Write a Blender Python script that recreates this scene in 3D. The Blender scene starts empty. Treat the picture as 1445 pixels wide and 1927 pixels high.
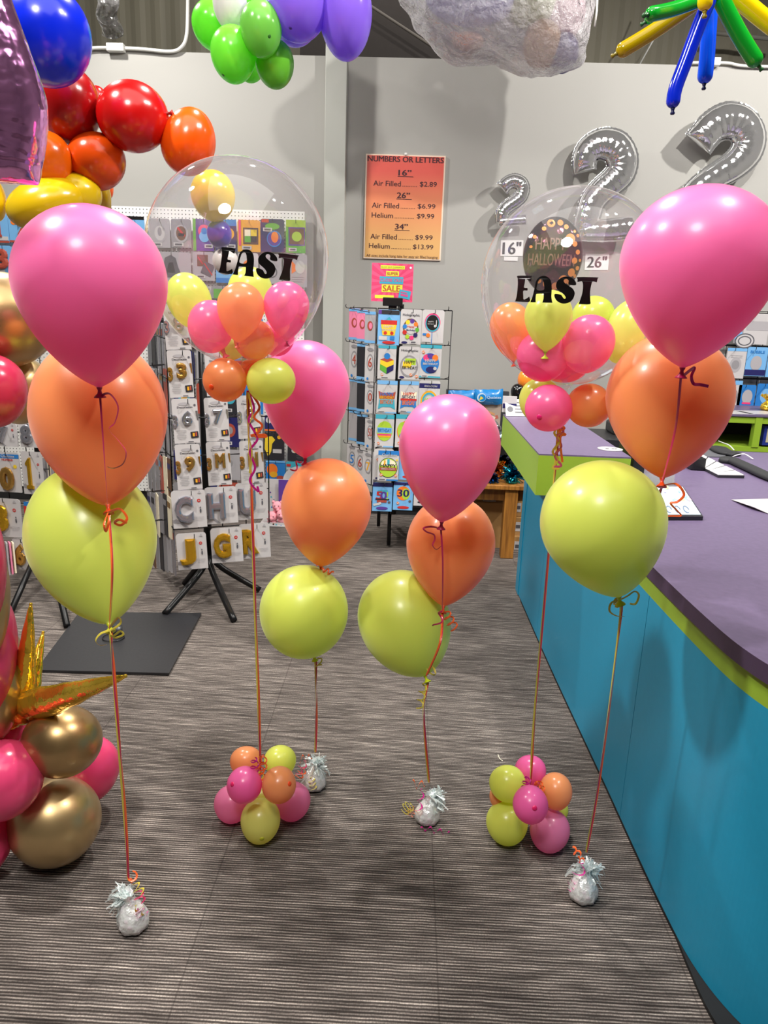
import bpy, bmesh, math, random
from math import sin, cos, pi, sqrt, radians, atan2
from mathutils import Vector as V, Matrix, Quaternion, noise
random.seed(11)
scene = bpy.context.scene
COL = scene.collection
# ------------------------------------------------------------------ camera
IW, IH, FPX = 1445, 1927, 1400.0
CAM = V((0, 0, 1.55))
_p, _y, _r = radians(15.1), radians(1.5), 0.034
FW = V((-sin(_y) * cos(_p), cos(_y) * cos(_p), -sin(_p)))
R0 = V((cos(_y), sin(_y), 0)); U0 = R0.cross(FW)
RT = R0 * cos(_r) + U0 * sin(_r); UP = U0 * cos(_r) - R0 * sin(_r)
cd = bpy.data.cameras.new('camera'); co = bpy.data.objects.new('camera', cd); COL.objects.link(co)
cd.sensor_fit = 'VERTICAL'; cd.sensor_height = 36; cd.lens = FPX * 36 / IH; cd.clip_start = 0.02; cd.clip_end = 100
M = Matrix((RT, UP, -FW)).transposed().to_4x4(); M.translation = CAM; co.matrix_world = M
scene.camera = co
# ------------------------------------------------------------------ exposure, world, lights
vs = scene.view_settings
vs.view_transform = 'Standard'; vs.look = 'None'; vs.gamma = 1.0; vs.use_curve_mapping = False; vs.exposure = 0.42
w = bpy.data.worlds.new('world'); scene.world = w; w.use_nodes = True
w.node_tree.nodes['Background'].inputs[0].default_value = (1, .98, .95, 1)
w.node_tree.nodes['Background'].inputs[1].default_value = 0.25
scene.cycles.transparent_max_bounces = 24
scene.cycles.max_bounces = 10
scene.cycles.sample_clamp_indirect = 6

def area(name, loc, target, power, size, size_y=None, col=(1, .97, .92), spread=180):
    l = bpy.data.lights.new(name, 'AREA'); l.energy = power; l.color = col; l.spread = radians(spread)
    l.shape = 'RECTANGLE' if size_y else 'DISK'; l.size = size
    if size_y: l.size_y = size_y
    o = bpy.data.objects.new(name, l); COL.objects.link(o); o.location = loc
    o.rotation_euler = (V(target) - V(loc)).to_track_quat('-Z', 'Y').to_euler()
    return o
def spot(name, loc, target, power, ang=80, blend=.6, r=.05, col=(1, .96, .9)):
    l = bpy.data.lights.new(name, 'SPOT'); l.energy = power; l.color = col; l.spot_size = radians(ang); l.spot_blend = blend; l.shadow_soft_size = r
    o = bpy.data.objects.new(name, l); COL.objects.link(o); o.location = loc
    o.rotation_euler = (V(target) - V(loc)).to_track_quat('-Z', 'Y').to_euler()
    return o
spot('track_light', (1.9, 2.1, 4.3), (.7, 4.9, 1.8), 300, 110, .7, .06)
spot('track_light', (1.5, 1.7, 4.3), (.2, 1.9, .6), 170, 100, .7, .06)
spot('track_light', (3.5, 3.4, 4.2), (2.0, 5.6, 2.2), 330, 120, .8, .06)
spot('track_light', (-2.3, 4.5, 4.1), (-1.3, 4.6, 1.2), 230, 140, .8, .09)
spot('track_light', (-2.3, 1.75, 4.2), (.0, 1.8, .4), 350, 110, .8, .12)
spot('track_light', (-.3, 3.6, 4.4), (-.1, 2.0, .6), 260, 120, .8, .07)
spot('track_light', (-.7, -.5, 4.2), (-.5, 2.2, .7), 230, 110, .8, .4)  # front fill added behind the camera, not a track head
area('fill_light', (0, .8, 4.7), (0, 2.5, 0), 60, 3.5, 3.0)  # broad overhead fill, added to lift the whole room
area('fill_light', (-1, 6.6, 4.9), (-1, 8.3, 4.2), 24, 3, 1)  # added to brighten the shed wall above the partition

# ------------------------------------------------------------------ pixel helpers (photograph frame -> point in the room)
def ray(x, y): return FW + RT * ((x - IW / 2) / FPX) - UP * ((y - IH / 2) / FPX)
def PY(x, y, Y): d = ray(x, y); return CAM + d * (Y / d.y)
def PZ(x, y, z): d = ray(x, y); return CAM + d * ((z - CAM.z) / d.z)
def S(p): return (V(p) - CAM).dot(FW) / FPX
# ------------------------------------------------------------------ object helpers
def tag(o, label=None, cat=None, group=None, kind=None):
    if label: o['label'] = label
    if cat: o['category'] = cat
    if group: o['group'] = group
    if kind: o['kind'] = kind
    return o
def thing(name, label, cat, loc=(0, 0, 0), group=None):
    o = bpy.data.objects.new(name, None); COL.objects.link(o); o.location = loc; o.empty_display_size = .05
    return tag(o, label, cat, group)
class MB:
    def __init__(s): s.v = []; s.f = []; s.m = []; s.sm = []
    def add(s, vs, fs, mi=0, smooth=False):
        n = len(s.v); s.v += [V(q) for q in vs]
        for f in fs: s.f.append([i + n for i in f]); s.m.append(mi); s.sm.append(smooth)
        return s
    def box(s, c, d, mi=0, rot=None):
        c = V(c); hx, hy, hz = d[0] / 2, d[1] / 2, d[2] / 2
        q = [V((a * hx, b * hy, e * hz)) for a in (-1, 1) for b in (-1, 1) for e in (-1, 1)]
        if rot is not None: q = [rot @ k for k in q]
        return s.add([c + k for k in q], [(0, 1, 3, 2), (4, 6, 7, 5), (0, 4, 5, 1), (2, 3, 7, 6), (0, 2, 6, 4), (1, 5, 7, 3)], mi)
    def sweep(s, pts, ra, rb=None, n=8, nrm=None, mi=0, caps=True, smooth=True, power=2.0, twist=0):
        pts = [V(p) for p in pts]; N = len(pts)
        ra = ra if isinstance(ra, (list, tuple)) else [ra] * N
        rb = rb if rb is not None else ra
        rb = rb if isinstance(rb, (list, tuple)) else [rb] * N
        vs = []; prev = V(nrm) if nrm is not None else None
        for i, p in enumerate(pts):
            t = (pts[min(i + 1, N - 1)] - pts[max(i - 1, 0)])
            t = t.normalized() if t.length > 1e-9 else V((0, 0, 1))
            if prev is None: prev = V((0, 0, 1)).cross(t) if abs(t.z) < .9 else V((1, 0, 0)).cross(t)
            nn = (prev - t * prev.dot(t))
            nn = nn.normalized() if nn.length > 1e-6 else t.orthogonal().normalized()
            if nrm is None: prev = nn
            b = t.cross(nn)
            if twist:
                a = twist * i / N; nn, b = nn * cos(a) + b * sin(a), b * cos(a) - nn * sin(a)
            for k in range(n):
                a = 2 * pi * k / n; ca, sa = cos(a), sin(a)
                e = 2.0 / power
                ca = math.copysign(abs(ca) ** e, ca); sa = math.copysign(abs(sa) ** e, sa)
                vs.append(p + b * (ca * ra[i]) + nn * (sa * rb[i]))
        fs = []
        for i in range(N - 1):
            for k in range(n):
                fs.append((i * n + k, i * n + (k + 1) % n, (i + 1) * n + (k + 1) % n, (i + 1) * n + k))
        if caps: fs += [tuple(range(n))[::-1], tuple((N - 1) * n + k for k in range(n))]
        return s.add(vs, fs, mi, smooth)
    def lathe(s, base, axis, prof, n=40, mi=0, wob=0.0):
        axis = V(axis).normalized(); x = axis.orthogonal().normalized(); y = axis.cross(x); base = V(base)
        vs = []
        for (r, h) in prof:
            for k in range(n):
                a = 2 * pi * k / n; d = x * cos(a) + y * sin(a); rr = r
                vs.append(base + axis * h + d * rr)
        fs = [(i * n + k, i * n + (k + 1) % n, (i + 1) * n + (k + 1) % n, (i + 1) * n + k) for i in range(len(prof) - 1) for k in range(n)]
        fs += [tuple(range(n))[::-1], tuple((len(prof) - 1) * n + k for k in range(n))]
        return s.add(vs, fs, mi, True)
    def ball(s, c, r, n=16, mi=0, axes=None):
        c = V(c); r3 = r if isinstance(r, (tuple, list)) else (r, r, r); vs = []; m = n // 2
        for i in range(1, m):
            th = pi * i / m
            for k in range(n):
                a = 2 * pi * k / n; q = V((sin(th) * cos(a) * r3[0], sin(th) * sin(a) * r3[1], cos(th) * r3[2]))
                if axes: q = axes @ q
                vs.append(c + q)
        top, bot = V((0, 0, r3[2])), V((0, 0, -r3[2]))
        if axes: top, bot = axes @ top, axes @ bot
        vs += [c + top, c + bot]; T = len(vs) - 2
        fs = [(i * n + k, (i + 1) * n + k, (i + 1) * n + (k + 1) % n, i * n + (k + 1) % n) for i in range(m - 2) for k in range(n)]
        fs += [(T, k, (k + 1) % n) for k in range(n)] + [(T + 1, (m - 2) * n + (k + 1) % n, (m - 2) * n + k) for k in range(n)]
        return s.add(vs, fs, mi, True)
    def prism(s, poly, z0, z1, mi=0, mtop=None):
        n = len(poly)
        vs = [V((p[0], p[1], z0)) for p in poly] + [V((p[0], p[1], z1)) for p in poly]
        s.add(vs, [(i, (i + 1) % n, n + (i + 1) % n, n + i) for i in range(n)] + [tuple(range(n))[::-1]], mi)
        return s.add(vs[n:], [tuple(range(n))], mi if mtop is None else mtop)
    def obj(s, name, mats, parent=None, bevel=0, label=None):
        me = bpy.data.meshes.new(name)
        loc = parent.location if parent is not None else V((0, 0, 0))
        P = parent
        off = V((0, 0, 0))
        while P is not None: off += P.location; P = P.parent
        me.from_pydata([tuple(q - off) for q in s.v], [], s.f)
        mats = mats if isinstance(mats, (list, tuple)) else [mats]
        for m in mats: me.materials.append(m)
        me.polygons.foreach_set('material_index', s.m); me.polygons.foreach_set('use_smooth', s.sm)
        me.validate(); me.update()
        bm = bmesh.new(); bm.from_mesh(me); bmesh.ops.recalc_face_normals(bm, faces=bm.faces); bm.to_mesh(me); bm.free()
        o = bpy.data.objects.new(name, me); COL.objects.link(o)
        if parent is not None: o.parent = parent
        if bevel:
            b = o.modifiers.new('bevel', 'BEVEL'); b.width = bevel; b.segments = 2; b.limit_method = 'ANGLE'
        if label: o['label'] = label
        return o
def struct(name, mb, mats, bevel=0): return tag(mb.obj(name, mats, None, bevel), kind='structure')
def smooth(pts, n=8, closed=False):
    out = []; N = len(pts); pts = [V(p) for p in pts]
    rng = range(N if closed else N - 1)
    for i in rng:
        g = lambda k: pts[k % N] if closed else pts[max(0, min(N - 1, k))]
        p0, p1, p2, p3 = g(i - 1), g(i), g(i + 1), g(i + 2)
        for j in range(n):
            t = j / n
            out.append(.5 * ((2 * p1) + (p2 - p0) * t + (2 * p0 - 5 * p1 + 4 * p2 - p3) * t * t + (3 * p1 - p0 - 3 * p2 + p3) * t ** 3))
    if not closed: out.append(pts[-1])
    return out
# ------------------------------------------------------------------ materials
def lin(c):
    if isinstance(c, str): c = [int(c[i:i + 2], 16) for i in (0, 2, 4)]
    return tuple(((q / 255) / 12.92 if q / 255 <= .04045 else ((q / 255 + .055) / 1.055) ** 2.4) for q in c) + (1,)
_mc = {}
def newmat(name):
    m = bpy.data.materials.new(name); m.use_nodes = True
    return m, m.node_tree.nodes, m.node_tree.links, m.node_tree.nodes['Principled BSDF']
def plain(c, rough=.5, metal=0, spec=.5, name='paint', coat=0):
    k = (c, rough, metal, spec, coat)
    if k in _mc: return _mc[k]
    m, N, L, B = newmat(name)
    B.inputs['Base Color'].default_value = lin(c); B.inputs['Roughness'].default_value = rough
    B.inputs['Metallic'].default_value = metal; B.inputs['Specular IOR Level'].default_value = spec
    B.inputs['Coat Weight'].default_value = coat
    # faint procedural variation so that no surface is perfectly even
    nt = N.new('ShaderNodeTexNoise'); nt.inputs['Scale'].default_value = 60
    mr = N.new('ShaderNodeMapRange'); mr.inputs[3].default_value = max(0, rough - .06); mr.inputs[4].default_value = min(1, rough + .06)
    L.new(nt.outputs[0], mr.inputs[0]); L.new(mr.outputs[0], B.inputs['Roughness'])
    _mc[k] = m; return m
def latex(c, rough=.3, trans=.35, alpha=0.0, metal=0.0, c2=None, pearl=False):
    k = ('latex', c, rough, trans, alpha, metal)
    if k in _mc: return _mc[k]
    m, N, L, B = newmat('latex')
    B.inputs['Base Color'].default_value = lin(c); B.inputs['Roughness'].default_value = rough
    B.inputs['Metallic'].default_value = metal
    B.inputs['Specular IOR Level'].default_value = .55
    B.inputs['Coat Weight'].default_value = .3; B.inputs['Coat Roughness'].default_value = .16
    if pearl: B.inputs['Sheen Weight'].default_value = .55; B.inputs['Sheen Roughness'].default_value = .45; B.inputs['Sheen Tint'].default_value = tuple(.5 + .5 * q for q in lin(c)[:3]) + (1,)
    out = N['Material Output']; last = B.outputs[0]
    if trans:
        t = N.new('ShaderNodeBsdfTranslucent'); t.inputs[0].default_value = lin(c2 or c)
        x = N.new('ShaderNodeMixShader'); x.inputs[0].default_value = trans
        L.new(last, x.inputs[1]); L.new(t.outputs[0], x.inputs[2]); last = x.outputs[0]
    if alpha:
        t = N.new('ShaderNodeBsdfTransparent'); t.inputs[0].default_value = tuple(.4 + .6 * q for q in lin(c)[:3]) + (1,)
        x = N.new('ShaderNodeMixShader'); x.inputs[0].default_value = alpha
        L.new(last, x.inputs[1]); L.new(t.outputs[0], x.inputs[2]); last = x.outputs[0]
    L.new(last, out.inputs[0]); _mc[k] = m; return m
def foil(c, rough=.06, bump=.25, scale=14, name='foil', detail=3):
    k = ('foil', c, rough, bump, scale)
    if k in _mc: return _mc[k]
    m, N, L, B = newmat(name)
    B.inputs['Base Color'].default_value = lin(c); B.inputs['Metallic'].default_value = 1; B.inputs['Roughness'].default_value = rough
    tc = N.new('ShaderNodeTexCoord'); nt = N.new('ShaderNodeTexNoise'); nt.inputs['Scale'].default_value = scale; nt.inputs['Detail'].default_value = detail
    bp = N.new('ShaderNodeBump'); bp.inputs['Strength'].default_value = bump; bp.inputs['Distance'].default_value = .02
    L.new(tc.outputs['Object'], nt.inputs['Vector']); L.new(nt.outputs[0], bp.inputs['Height']); L.new(bp.outputs[0], B.inputs['Normal'])
    _mc[k] = m; return m
def clearfilm(name='clear_film', tint=(.97, .965, .98), haze=.04, ior=1.5, rough=.03):
    m, N, L, B = newmat(name); N.remove(B); out = N['Material Output']
    tr = N.new('ShaderNodeBsdfTransparent'); tr.inputs[0].default_value = (*tint, 1)
    gl = N.new('ShaderNodeBsdfGlossy'); gl.inputs['Roughness'].default_value = rough; gl.inputs[0].default_value = (1, 1, 1, 1)
    df = N.new('ShaderNodeBsdfDiffuse'); df.inputs[0].default_value = (.9, .88, .9, 1)
    tl = N.new('ShaderNodeBsdfTranslucent'); tl.inputs[0].default_value = (.9, .88, .9, 1)
    ad = N.new('ShaderNodeMixShader'); ad.inputs[0].default_value = .5
    L.new(df.outputs[0], ad.inputs[1]); L.new(tl.outputs[0], ad.inputs[2])
    h = N.new('ShaderNodeMixShader')
    lw = N.new('ShaderNodeLayerWeight'); lw.inputs[0].default_value = .5; pw = N.new('ShaderNodeMath'); pw.operation = 'POWER'; pw.inputs[1].default_value = 7   # the film is seen through more of its thickness towards the rim
    L.new(lw.outputs['Facing'], pw.inputs[0]); mr = N.new('ShaderNodeMapRange'); mr.inputs[3].default_value = haze; mr.inputs[4].default_value = min(1, haze + .45); L.new(pw.outputs[0], mr.inputs[0]); L.new(mr.outputs[0], h.inputs[0])
    L.new(tr.outputs[0], h.inputs[1]); L.new(ad.outputs[0], h.inputs[2])
    fr = N.new('ShaderNodeFresnel'); ge = N.new('ShaderNodeNewGeometry'); io = N.new('ShaderNodeMix'); io.inputs[2].default_value = ior; io.inputs[3].default_value = 1 / ior
    L.new(ge.outputs['Backfacing'], io.inputs[0]); L.new(io.outputs[0], fr.inputs[0])      # a thin film reflects alike from both sides
    x = N.new('ShaderNodeMixShader'); L.new(fr.outputs[0], x.inputs[0]); L.new(h.outputs[0], x.inputs[1]); L.new(gl.outputs[0], x.inputs[2])
    L.new(x.outputs[0], out.inputs[0]); return m
# ------------------------------------------------------------------ text as mesh
_tc = {}
def textmesh(t, bold=0.0, extrude=0.0, bevel=0.0, spacing=1.0):
    if bold > .03: bold = .012 if bevel else .02
    k = (t, bold, extrude, bevel, spacing)
    if k in _tc: return _tc[k]
    if t == '1' and bevel:
        pts = [(-.22, .42), (.02, .62), (.16, .62), (.16, -.5), (.28, -.52), (.28, -.66), (-.22, -.66), (-.22, -.52), (-.08, -.5), (-.08, .36), (-.2, .3)]
        n = len(pts); e = extrude + bevel
        vs = [V((a, b, e)) for a, b in pts] + [V((a * 1.12, b * 1.05, -e)) for a, b in pts]
        fs = [tuple(range(n)), tuple(range(n, 2 * n))[::-1]] + [(i, (i + 1) % n, n + (i + 1) % n, n + i) for i in range(n)]
        _tc[k] = (vs, fs, .95, 1.3); return _tc[k]
    cu = bpy.data.curves.new('t', 'FONT'); cu.body = t; cu.size = 1; cu.extrude = extrude; cu.bevel_depth = bevel; cu.bevel_resolution = 1
    cu.resolution_u = 3; cu.space_character = spacing
    o = bpy.data.objects.new('t', cu); COL.objects.link(o)
    dg = bpy.context.evaluated_depsgraph_get(); me = bpy.data.meshes.new_from_object(o.evaluated_get(dg))
    vs = [q.co.copy() for q in me.vertices]; fs = [tuple(p.vertices) for p in me.polygons]
    bpy.data.objects.remove(o); bpy.data.curves.remove(cu); bpy.data.meshes.remove(me)
    if bold and not bevel:                        # heavier lettering: the same glyphs laid three times side by side
        n0 = len(vs); base_v, base_f = list(vs), list(fs)
        for k_ in (1, 2): vs += [q + V((bold * 1.3 * k_, bold * .5 * (k_ - 1), .00002 * k_)) for q in base_v]; fs += [tuple(i + n0 * k_ for i in f) for f in base_f]
    x0, x1 = min(q.x for q in vs), max(q.x for q in vs); y0, y1 = min(q.y for q in vs), max(q.y for q in vs)
    vs = [V((q.x - (x0 + x1) / 2, q.y - (y0 + y1) / 2, q.z)) for q in vs]
    _tc[k] = (vs, fs, x1 - x0, y1 - y0); return _tc[k]
class Face:
    """a plane with its own 2D frame: o centre, r right, u up, n towards the viewer"""
    def __init__(s, o, yaw=0.0, roll=0.0, pitch=0.0):
        s.o = V(o); q = Matrix.Rotation(yaw, 3, 'Z') @ Matrix.Rotation(pitch, 3, 'X') @ Matrix.Rotation(roll, 3, 'Y')
        s.r = q @ V((1, 0, 0)); s.u = q @ V((0, 0, 1)); s.n = q @ V((0, -1, 0)); s.q = q
    def at(s, x, y, z=0): return s.o + s.r * x + s.u * y + s.n * z
    def text(s, mb, t, x, y, w=None, h=None, mi=0, z=.0012, bold=.0, ex=0, bev=0, rot=0, spacing=1.0):
        vs, fs, tw, th = textmesh(t, bold, ex, bev, spacing)
        kx = (w / tw) if w else (h / th); ky = (h / th) if h else kx
        ca, sa = cos(rot), sin(rot)
        mb.add([s.at(x + (q.x * kx * ca - q.y * ky * sa), y + (q.x * kx * sa + q.y * ky * ca), z + (q.z + ex + bev) * min(kx, ky)) for q in vs], fs, mi)
    def poly(s, mb, pts, mi=0, z=.0012):
        mb.add([s.at(p[0], p[1], z) for p in pts], [tuple(range(len(pts)))], mi)
    def rect(s, mb, x, y, w, h, mi=0, z=.0012, rot=0):
        c, d = cos(rot), sin(rot)
        s.poly(mb, [(x + a * c - b * d, y + a * d + b * c) for a, b in ((-w / 2, -h / 2), (w / 2, -h / 2), (w / 2, h / 2), (-w / 2, h / 2))], mi, z)
    def disc(s, mb, x, y, r, mi=0, z=.0012, ry=None, n=28): s.poly(mb, [(x + r * cos(2 * pi * i / n), y + (ry or r) * sin(2 * pi * i / n)) for i in range(n)], mi, z)
    def slab(s, mb, w, h, d, mi=0, x=0, y=0, z=0): mb.box(s.at(x, y, z - d / 2), (w, d, h), mi, s.q)
# ================================================================== THE ROOM
WY = 5.7                                                 # the partition wall
def carpet():
    m, N, L, B = newmat('striped_carpet')
    tc = N.new('ShaderNodeTexCoord')
    def noise_(sx, sy, det=2, rough=.6, lo=.3, hi=.7):
        mp = N.new('ShaderNodeMapping'); mp.inputs['Scale'].default_value = (sx, sy, 1); L.new(tc.outputs['Object'], mp.inputs[0])
        n = N.new('ShaderNodeTexNoise'); n.inputs['Scale'].default_value = 1; n.inputs['Detail'].default_value = det; n.inputs['Roughness'].default_value = rough
        L.new(mp.outputs[0], n.inputs['Vector'])
        r = N.new('ShaderNodeMapRange'); r.inputs[1].default_value = lo; r.inputs[2].default_value = hi; L.new(n.outputs[0], r.inputs[0]); return r.outputs[0]
    def mth(op, a, b=None):
        q = N.new('ShaderNodeMath'); q.operation = op
        for i, e in enumerate((a, b)):
            if e is None: continue
            if isinstance(e, (int, float)): q.inputs[i].default_value = e
            else: L.new(e, q.inputs[i])
        return q.outputs[0]
    sp = N.new('ShaderNodeSeparateXYZ'); L.new(tc.outputs['Object'], sp.inputs[0])
    wob = mth('MULTIPLY', noise_(14, 4, 3), .002)
    ph = mth('MULTIPLY', mth('ADD', sp.outputs['Y'], wob), 2 * pi / .0088)
    rib = mth('MULTIPLY', mth('ADD', mth('SINE', ph), 1), .5)                       # the ribs of the loop pile
    streak = noise_(4.5, 95, 3, .65, .25, .75)                                                # yarn colour changes rib by rib
    streak2 = noise_(7, 60, 2, .6, .35, .65)
    tuft = noise_(260, 130, 2, .7, .25, .75)
    # carpet tiles of 0.61 m laid in a half bond
    xt = mth('DIVIDE', mth('ADD', sp.outputs['X'], 6.58), .61)
    sx = mth('ABSOLUTE', mth('SUBTRACT', mth('FRACT', mth('ADD', xt, .5)), .5))
    ys = mth('ADD', mth('DIVIDE', mth('ADD', sp.outputs['Y'], 5), .61), mth('MULTIPLY', mth('FLOOR', xt), .5))
    sy = mth('ABSOLUTE', mth('SUBTRACT', mth('FRACT', mth('ADD', ys, .5)), .5))
    seam = mth('MAXIMUM', mth('LESS_THAN', sx, .0035), mth('LESS_THAN', sy, .003))
    v = mth('ADD', mth('MULTIPLY', streak, .56), mth('MULTIPLY', streak2, .3))
    v = mth('MULTIPLY', mth('ADD', v, .2), mth('ADD', mth('MULTIPLY', rib, .72), .24))
    v = mth('MULTIPLY', v, mth('ADD', mth('MULTIPLY', tuft, .5), .75))
    v = mth('MULTIPLY', v, mth('SUBTRACT', 1, mth('MULTIPLY', seam, .22)))
    cr = N.new('ShaderNodeValToRGB'); e = cr.color_ramp.elements
    e[0].position = .02; e[0].color = lin('25211f'); e[1].position = .95; e[1].color = lin('cbbfb5')
    q = e.new(.28); q.color = lin('4c4643'); q = e.new(.6); q.color = lin('887f79')
    L.new(v, cr.inputs[0]); L.new(cr.outputs[0], B.inputs['Base Color'])
    B.inputs['Roughness'].default_value = .95; B.inputs['Specular IOR Level'].default_value = .1
    bp = N.new('ShaderNodeBump'); bp.inputs['Strength'].default_value = .6; bp.inputs['Distance'].default_value = .003
    L.new(mth('ADD', rib, mth('MULTIPLY', tuft, .4)), bp.inputs['Height']); L.new(bp.outputs[0], B.inputs['Normal'])
    return m
struct('floor', MB().box((0, 2, -.05), (12, 16, .1)), carpet())
def wallmat(name, c, bump=.06, scale=90):
    m, N, L, B = newmat(name)
    B.inputs['Base Color'].default_value = lin(c); B.inputs['Roughness'].default_value = .6; B.inputs['Specular IOR Level'].default_value = .25
    tc = N.new('ShaderNodeTexCoord'); n = N.new('ShaderNodeTexNoise'); n.inputs['Scale'].default_value = scale; n.inputs['Detail'].default_value = 4
    L.new(tc.outputs['Object'], n.inputs['Vector'])
    bp = N.new('ShaderNodeBump'); bp.inputs['Strength'].default_value = bump; bp.inputs['Distance'].default_value = .004
    L.new(n.outputs[0], bp.inputs['Height']); L.new(bp.outputs[0], B.inputs['Normal']); return m
wm = wallmat('painted_wall', 'a8a7a3')
struct('wall_back', MB().box((0, WY + .06, 1.61), (12, .12, 3.22)), wm)
struct('wall_left', MB().box((-4.6, 1, 2.6), (.12, 12, 5.2)), wm)
struct('wall_right', MB().box((4.6, 1, 2.6), (.12, 12, 5.2)), wm)
struct('wall_front', MB().box((0, -4.5, 2.6), (12, .12, 5.2)), wm)
cl, cr_ = PY(614, 300, WY).x, PY(653, 300, WY).x
struct('trim_1', MB().box(((cl + cr_) / 2, WY - .05, 1.66), (cr_ - cl, .14, 3.32)), wallmat('painted_column', 'b3b5af'), .004)
struct('baseboard_back', MB().box((0, WY - .012, .05), (9, .02, .1)), plain('2c2c2e', .5))
# the corrugated shed wall seen over the top of the partition, and the deck above
mb = MB(); n = 240
vs = []
for i in range(n + 1):
    x = -6 + 12 * i / n; d = (0, .012, .012, 0)[i % 4]
    vs += [V((x, 8.3 + d, 2.6)), V((x, 8.3 + d, 6.2))]
mb.add(vs, [(2 * i, 2 * i + 2, 2 * i + 3, 2 * i + 1) for i in range(n)])
struct('wall_rear_shed', mb, plain('85806f', .6))
struct('ceiling', MB().box((0, 2, 5.3), (12, 16, .1)), plain('6b6862', .7))
# solid dark block beyond the wall, above its middle
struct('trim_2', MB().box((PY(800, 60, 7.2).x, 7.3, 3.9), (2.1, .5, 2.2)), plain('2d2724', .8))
# ------------------------------------------------------------------ conduits on the wall top
white = plain('d8d8d4', .45)
def tube(name, pts, r, mat, parent=None, label=None, n=8): return MB().sweep(pts, r, n=n).obj(name, mat, parent, label=label)
Yc = WY - .02
t = thing('wall_conduit', 'white cable conduit with a junction box along the wall top, behind the garland', 'conduit', PY(215, 88, Yc))
tube('pipe', smooth([PY(160, 94, Yc), PY(185, 90, Yc), PY(260, 92, Yc), PY(320, 97, Yc), PY(342, 88, Yc), PY(351, 66, Yc), PY(353, 20, Yc), PY(353, -60, Yc)], 6), .012, white, t)
MB().box(PY(218, 90, Yc - .01), (.12, .05, .05)).obj('junction_box', white, t, .006)
t = thing('wall_conduit', 'short white cable and junction box on the wall top behind the long balloons', 'conduit', PY(1350, 117, Yc))
tube('pipe', smooth([PY(1300, 118, Yc), PY(1345, 118, Yc), PY(1372, 119, Yc), PY(1400, 124, Yc), PY(1480, 126, Yc)], 6), .01, white, t)
MB().box(PY(1347, 117, Yc - .01), (.05, .05, .05)).obj('junction_box', white, t, .006)
tag(tube('hanging_cord', [PY(1203, 122, 7.6), PY(1238, 60, 7.6), PY(1262, 20, 7.6), PY(1275, -10, 7.6)], .007, white), 'pale cord slanting down behind the yellow long balloon', 'cord')
tag(tube('hanging_cord', [PY(1119, 50, 3.2), PY(1123, 20, 3.2), PY(1125, -30, 3.2)], .0035, white), 'short white cord end beside the clear bag of balloons', 'cord')
tag(tube('conduit_pipe', [PY(680, 0, 6.9), PY(845, 108, 6.9), PY(900, 145, 6.9)], .012, plain('6a645d', .6)), 'thin dark pipe running diagonally over the middle of the wall', 'pipe')
tag(tube('ceiling_bar', [PY(1345, 62, 7.9), PY(1400, 68, 7.9), PY(1480, 76, 7.9)], .02, plain('8a877f', .5)), 'grey metal bar on the shed wall behind the green long balloon', 'pipe')
# crumpled clear scrap of film hanging at upper left
mb = MB(); g = 9; pts = []
for j in range(g):
    for i in range(5):
        a, b = i / 4, j / (g - 1)
        px = 178 + 40 * a + 12 * b + 4 * sin(9 * b); py = -14 + 80 * b + 8 * sin(3 * a)
        p = PY(px, py, 4.6 + .05 * sin(i * 2.1 + j) + .03 * cos(j * 1.7)); pts.append(p)
mb.add(pts, [(j * 5 + i, j * 5 + i + 1, (j + 1) * 5 + i + 1, (j + 1) * 5 + i) for j in range(g - 1) for i in range(4)], 0, True)
fo = tag(mb.obj('plastic_scrap', clearfilm('scrap_film', (.62, .62, .62), .12)), 'crumpled scrap of clear plastic hanging beside the blue balloon', 'plastic')
sd = fo.modifiers.new('s', 'SOLIDIFY'); sd.thickness = .002
# ------------------------------------------------------------------ pegboard
def pegmat():
    m, N, L, B = newmat('pegboard')
    tc = N.new('ShaderNodeTexCoord'); sp = N.new('ShaderNodeSeparateXYZ'); L.new(tc.outputs['Object'], sp.inputs[0])
    def mth(op, a, b=None):
        q = N.new('ShaderNodeMath'); q.operation = op
        for i, e in enumerate((a, b)):
            if e is None: continue
            if isinstance(e, (int, float)): q.inputs[i].default_value = e
            else: L.new(e, q.inputs[i])
        return q.outputs[0]
    def cell(a): return mth('SUBTRACT', mth('FRACT', mth('DIVIDE', a, .0254)), .5)
    cx, cz = cell(sp.outputs['X']), cell(sp.outputs['Z'])
    d = mth('SQRT', mth('ADD', mth('MULTIPLY', cx, cx), mth('MULTIPLY', cz, cz)))
    h = mth('LESS_THAN', d, .15)
    mx = N.new('ShaderNodeMix'); mx.data_type = 'RGBA'; mx.inputs[6].default_value = lin('f2f1ee'); mx.inputs[7].default_value = lin('3a3836')
    L.new(h, mx.inputs[0]); L.new(mx.outputs[2], B.inputs['Base Color']); B.inputs['Roughness'].default_value = .45
    return m
PB = WY - .06
pbx0, pbx1, pbz = PY(-60, 386, PB).x, PY(573, 402, PB).x, PY(400, 393, PB).z
pegm = pegmat()
t = thing('pegboard_wall', 'white perforated pegboard with hanging balloon packs behind the left bubble balloon', 'pegboard', (0, PB, 0))
MB().box(((pbx0 + pbx1) / 2, PB + .01, (pbz + .12) / 2), (pbx1 - pbx0, .02, pbz - .12)).obj('perforated_panel', pegm, t)
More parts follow.
